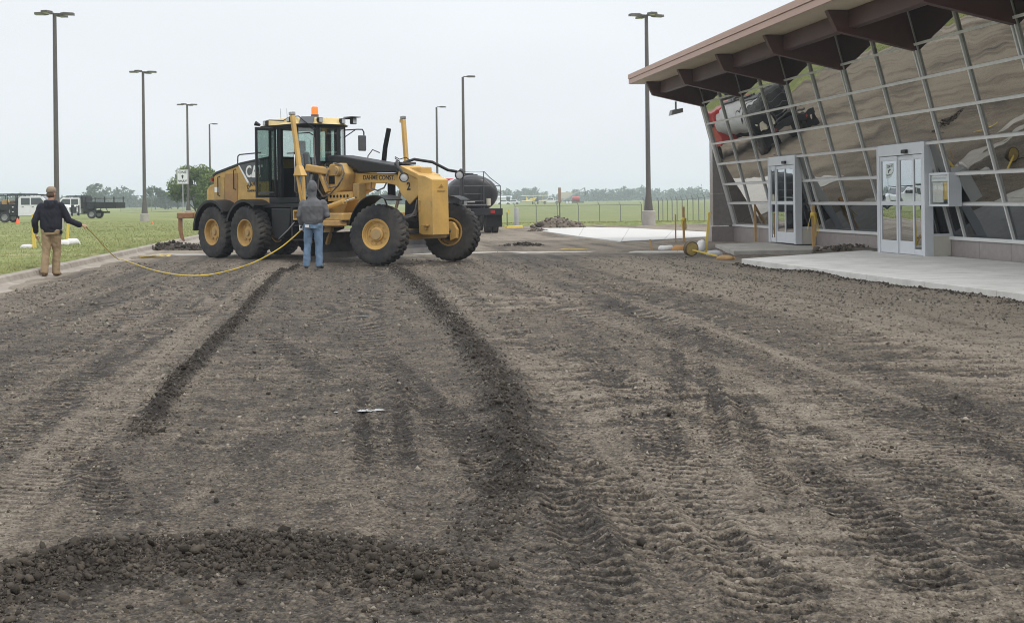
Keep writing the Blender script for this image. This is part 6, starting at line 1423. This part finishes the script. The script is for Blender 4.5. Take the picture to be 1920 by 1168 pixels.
J1 = dict(head=(.0, .03, 1.655), neck=(0, .0, 1.515), waist=1.0, hem=.90,
    shL=(-.195, .0, 1.405), shR=(.19, .01, 1.415), elL=(-.315, -.06, 1.12), elR=(.33, .08, 1.12), wrL=(-.315, .04, .865), wrR=(.545, .22, 1.015),
    hdL=(.02, .12, -1), hdR=(1, .25, -.08), hnL=(1, .2, .0), hnR=(.1, .2, -1), curlL=.95, curlR=1.05,
    hipL=(-.095, 0, .92), hipR=(.095, .0, .92), knL=(-.10, -.02, .50), knR=(.075, .10, .51), anL=(-.11, -.12, .10), anR=(.055, .09, .085), ftL=(-.1, 1, 0), ftR=(.15, 1, 0),
    torso=[(0.0, .0, .915, .185, .135), (0, .0, 1.0, .215, .155), (0, -.01, 1.15, .215, .15), (0, -.015, 1.30, .215, .145), (0, -.01, 1.40, .205, .125), (0, .0, 1.47, .15, .105), (0, .0, 1.52, .09, .085)])
p1, b1, M1 = person('man in navy hooded top, khaki trousers and tan cap walking with yellow tape', L1_, R(2), J1, (DARKHOOD, KHAKI, BOOT), False, R(-12))
CAPM = mat('camo_cap', (.33, .26, .20), .9, var=.0, vscale=22, color2=(.20, .15, .11))
k = MB(); k.lathe([(.101, .045), (.106, .06), (.102, .10), (.082, .140), (.045, .160), (0, .166)], 'z', 24, M1 @ Matrix.Diagonal((.90, 1.10, 1, 1))); cp_ = k.build('cap', CAPM, b1, 60)
k = MB(); k.prism([(-.078, .07), (-.062, .16), (-.03, .19), (.03, .19), (.062, .16), (.078, .07), (.04, .10), (-.04, .10)], 'z', .052, .060, M1); k.build('cap_peak', CAPM, cp_, bev=.002)
k = MB(); k.lathe([(.084, -.055), (.092, -.02), (.095, .02), (.094, .05)], 'z', 20, M1 @ Matrix.Translation((0, -.012, 0)) @ Matrix.Diagonal((.88, 1.06, 1, 1)))
k = MB(); k.sphere((0, -.030, -.005), (.082, .080, .072), 14, 10, M1); k.build('hair', mat('brown_hair', (.10, .06, .035), .8, var=.2), b1, 60)
k = MB(); k.box(.185, .215, -.06, .04, .86, .93); k.build('belt_pouch', BLKM, p1, bev=.01)
L2_ = gp(588, 504.5); L2_.z = -.01
J2 = dict(head=(-.02, .05, 1.72), neck=(-.01, .02, 1.545), waist=1.03, hem=.97,
    shL=(-.215, .02, 1.405), shR=(.215, .02, 1.405), elL=(-.295, -.03, 1.15), elR=(.305, .0, 1.16), wrL=(-.265, .08, .93), wrR=(.16, .26, 1.10),
    hdL=(.04, .25, -1), hdR=(-1, .45, .15), hnL=(1, .3, 0), hnR=(0, 1, .4), curlL=.9, curlR=.8,
    hipL=(-.10, 0, .95), hipR=(.10, .0, .95), knL=(-.125, .02, .52), knR=(.115, .03, .52), anL=(-.15, -.02, .10), anR=(.125, .0, .095), ftL=(-.3, 1, 0), ftR=(.15, 1, 0),
    torso=[(0.0, .0, .985, .20, .145), (0, .0, 1.06, .235, .165), (0, -.01, 1.20, .235, .16), (0, -.03, 1.35, .240, .155), (0, -.02, 1.44, .205, .125), (-.005, .0, 1.50, .125, .10), (-.01, .02, 1.55, .085, .085)])
p2, b2, M2 = person('man in grey hooded top with hood up and faded jeans facing the grader', L2_, R(-4), J2, (GREYHOOD, DENIM, BOOT2), True, R(4))
k = MB(); k.box(-.13, -.05, -.185, -.160, .90, .955); k.build('pocket_paper', mat('white_cloth', (.7, .7, .7), .9), p2, bev=.004)
ph = thing('white_device', 'white handheld device in the left hand of the hooded man', 'device', L2_+Vector((-.27, .06, .845)), R(20)); MB().box(-.035, .035, -.02, .02, -.01, .105).build('casing', WHITE, ph, bev=.008); MB().box(-.025, .025, -.0215, -.0205, .04, .085).build('screen', DECALK, ph)
# yellow tape line from hand to hand
def lane(px, py, D): return at(px, py, D)
h1 = L1_+Vector((.625, .235, .995)); h2 = L2_+Vector((-.275, .09, .84))
g1, g2 = gp(230, 487, .05), gp(440, 504.5, .03)
pts = [h1+Vector((-.01, -.02, .0)), h1.lerp(g1, .2)-Vector((0, 0, .03)), h1.lerp(g1, .55)-Vector((0, 0, .10)), h1.lerp(g1, .85)-Vector((0, 0, .09)), g1]
pts += [gp(px, py, .03) for px, py in ((258, 497), (285, 506), (315, 512.5), (345, 516.5), (380, 516.5), (410, 512))]+[g2]
for px, py, q_ in ((470, 494.5, .25), (500, 480, .5), (532, 460, .76)): a = at(px, py, g2.y+(h2.y-g2.y)*q_); pts.append(a)
pts += [h2, h2+Vector((.03, .0, .05))]
def smooth_path(P_, n=6):
    out_ = []
    for i in range(len(P_)-1):
        p0, p1_, p2_, p3 = P_[max(i-1, 0)], P_[i], P_[i+1], P_[min(i+2, len(P_)-1)]
        for k_ in range(n):
            t = k_/n; out_.append(.5*((2*p1_)+(p2_-p0)*t+(2*p0-5*p1_+4*p2_-p3)*t*t+(3*p1_-p0-3*p2_+p3)*t**3))
    return out_+[P_[-1]]
tl_ = thing('caution_tape', 'yellow tape line held between the two men, sagging to the ground', 'tape', (0, 0, 0)); MB().tube(smooth_path(pts), .0125, 6, flat=.8).build('strip', TAPE, tl_, 60)
h3 = L1_+Vector((-.31, .08, .79)); e3 = gpz(86, 471); t3 = thing('loose_tape_end', 'pale yellow tape trailing from the left hand of the man in the cap', 'tape', (0, 0, 0)); MB().tube(smooth_path([h3+Vector((0, 0, .06)), h3, h3.lerp(at(77, 462, 27), .9), at(86, 473, 28.5)]), .014, 6, flat=.45).build('strip', mat('pale_tape', (.62, .55, .30), .6), t3, 60)
c = gpz(290, 485); hp_ = thing('tape_heap', 'small crumpled heap of yellow tape on the cross gutter', 'tape', c, 0); g = random.Random(4)
for i in range(5): MB().tube(smooth_path([Vector((g.uniform(-.45, .45), g.uniform(-.2, .2), g.uniform(.02, .07))) for _ in range(5)], 4), .022, 5, flat=.4).build('fold', TAPE, hp_, 60)
c = gp(1075, 470); t5 = thing('tape_scrap', 'short yellow strip lying along the cross gutter far right of the grader', 'tape', c, 0); MB().tube([(-.35, 0, .04), (-.1, .05, .05), (.2, -.02, .04), (.4, .03, .05)], .035, 6, flat=.3).build('strip', mat('tape_tan', (.55, .40, .12), .7), t5, 60)
q1, q2 = gpz(1282, 455)+Vector((0, 0, .9)), gpz(1237, 455)+Vector((0, 0, .1))
# ================================================================== HAZE
hz = MB().box(-1400, 1400, -150, 1300, -2.0, 16.5).build('haze', None, None)
hm = bpy.data.materials.new('haze_air'); hm.use_nodes = True; t = hm.node_tree; t.nodes.clear(); o_ = t.nodes.new('ShaderNodeOutputMaterial'); pv = t.nodes.new('ShaderNodeVolumePrincipled')
pv.inputs['Color'].default_value = (.78, .87, .97, 1); pv.inputs['Density'].default_value = .00065; pv.inputs['Anisotropy'].default_value = .2
t.links.new(pv.outputs[0], o_.inputs['Volume']); hz.data.materials.append(hm); tag(hz, kind='stuff')
bpy.context.view_layer.update()
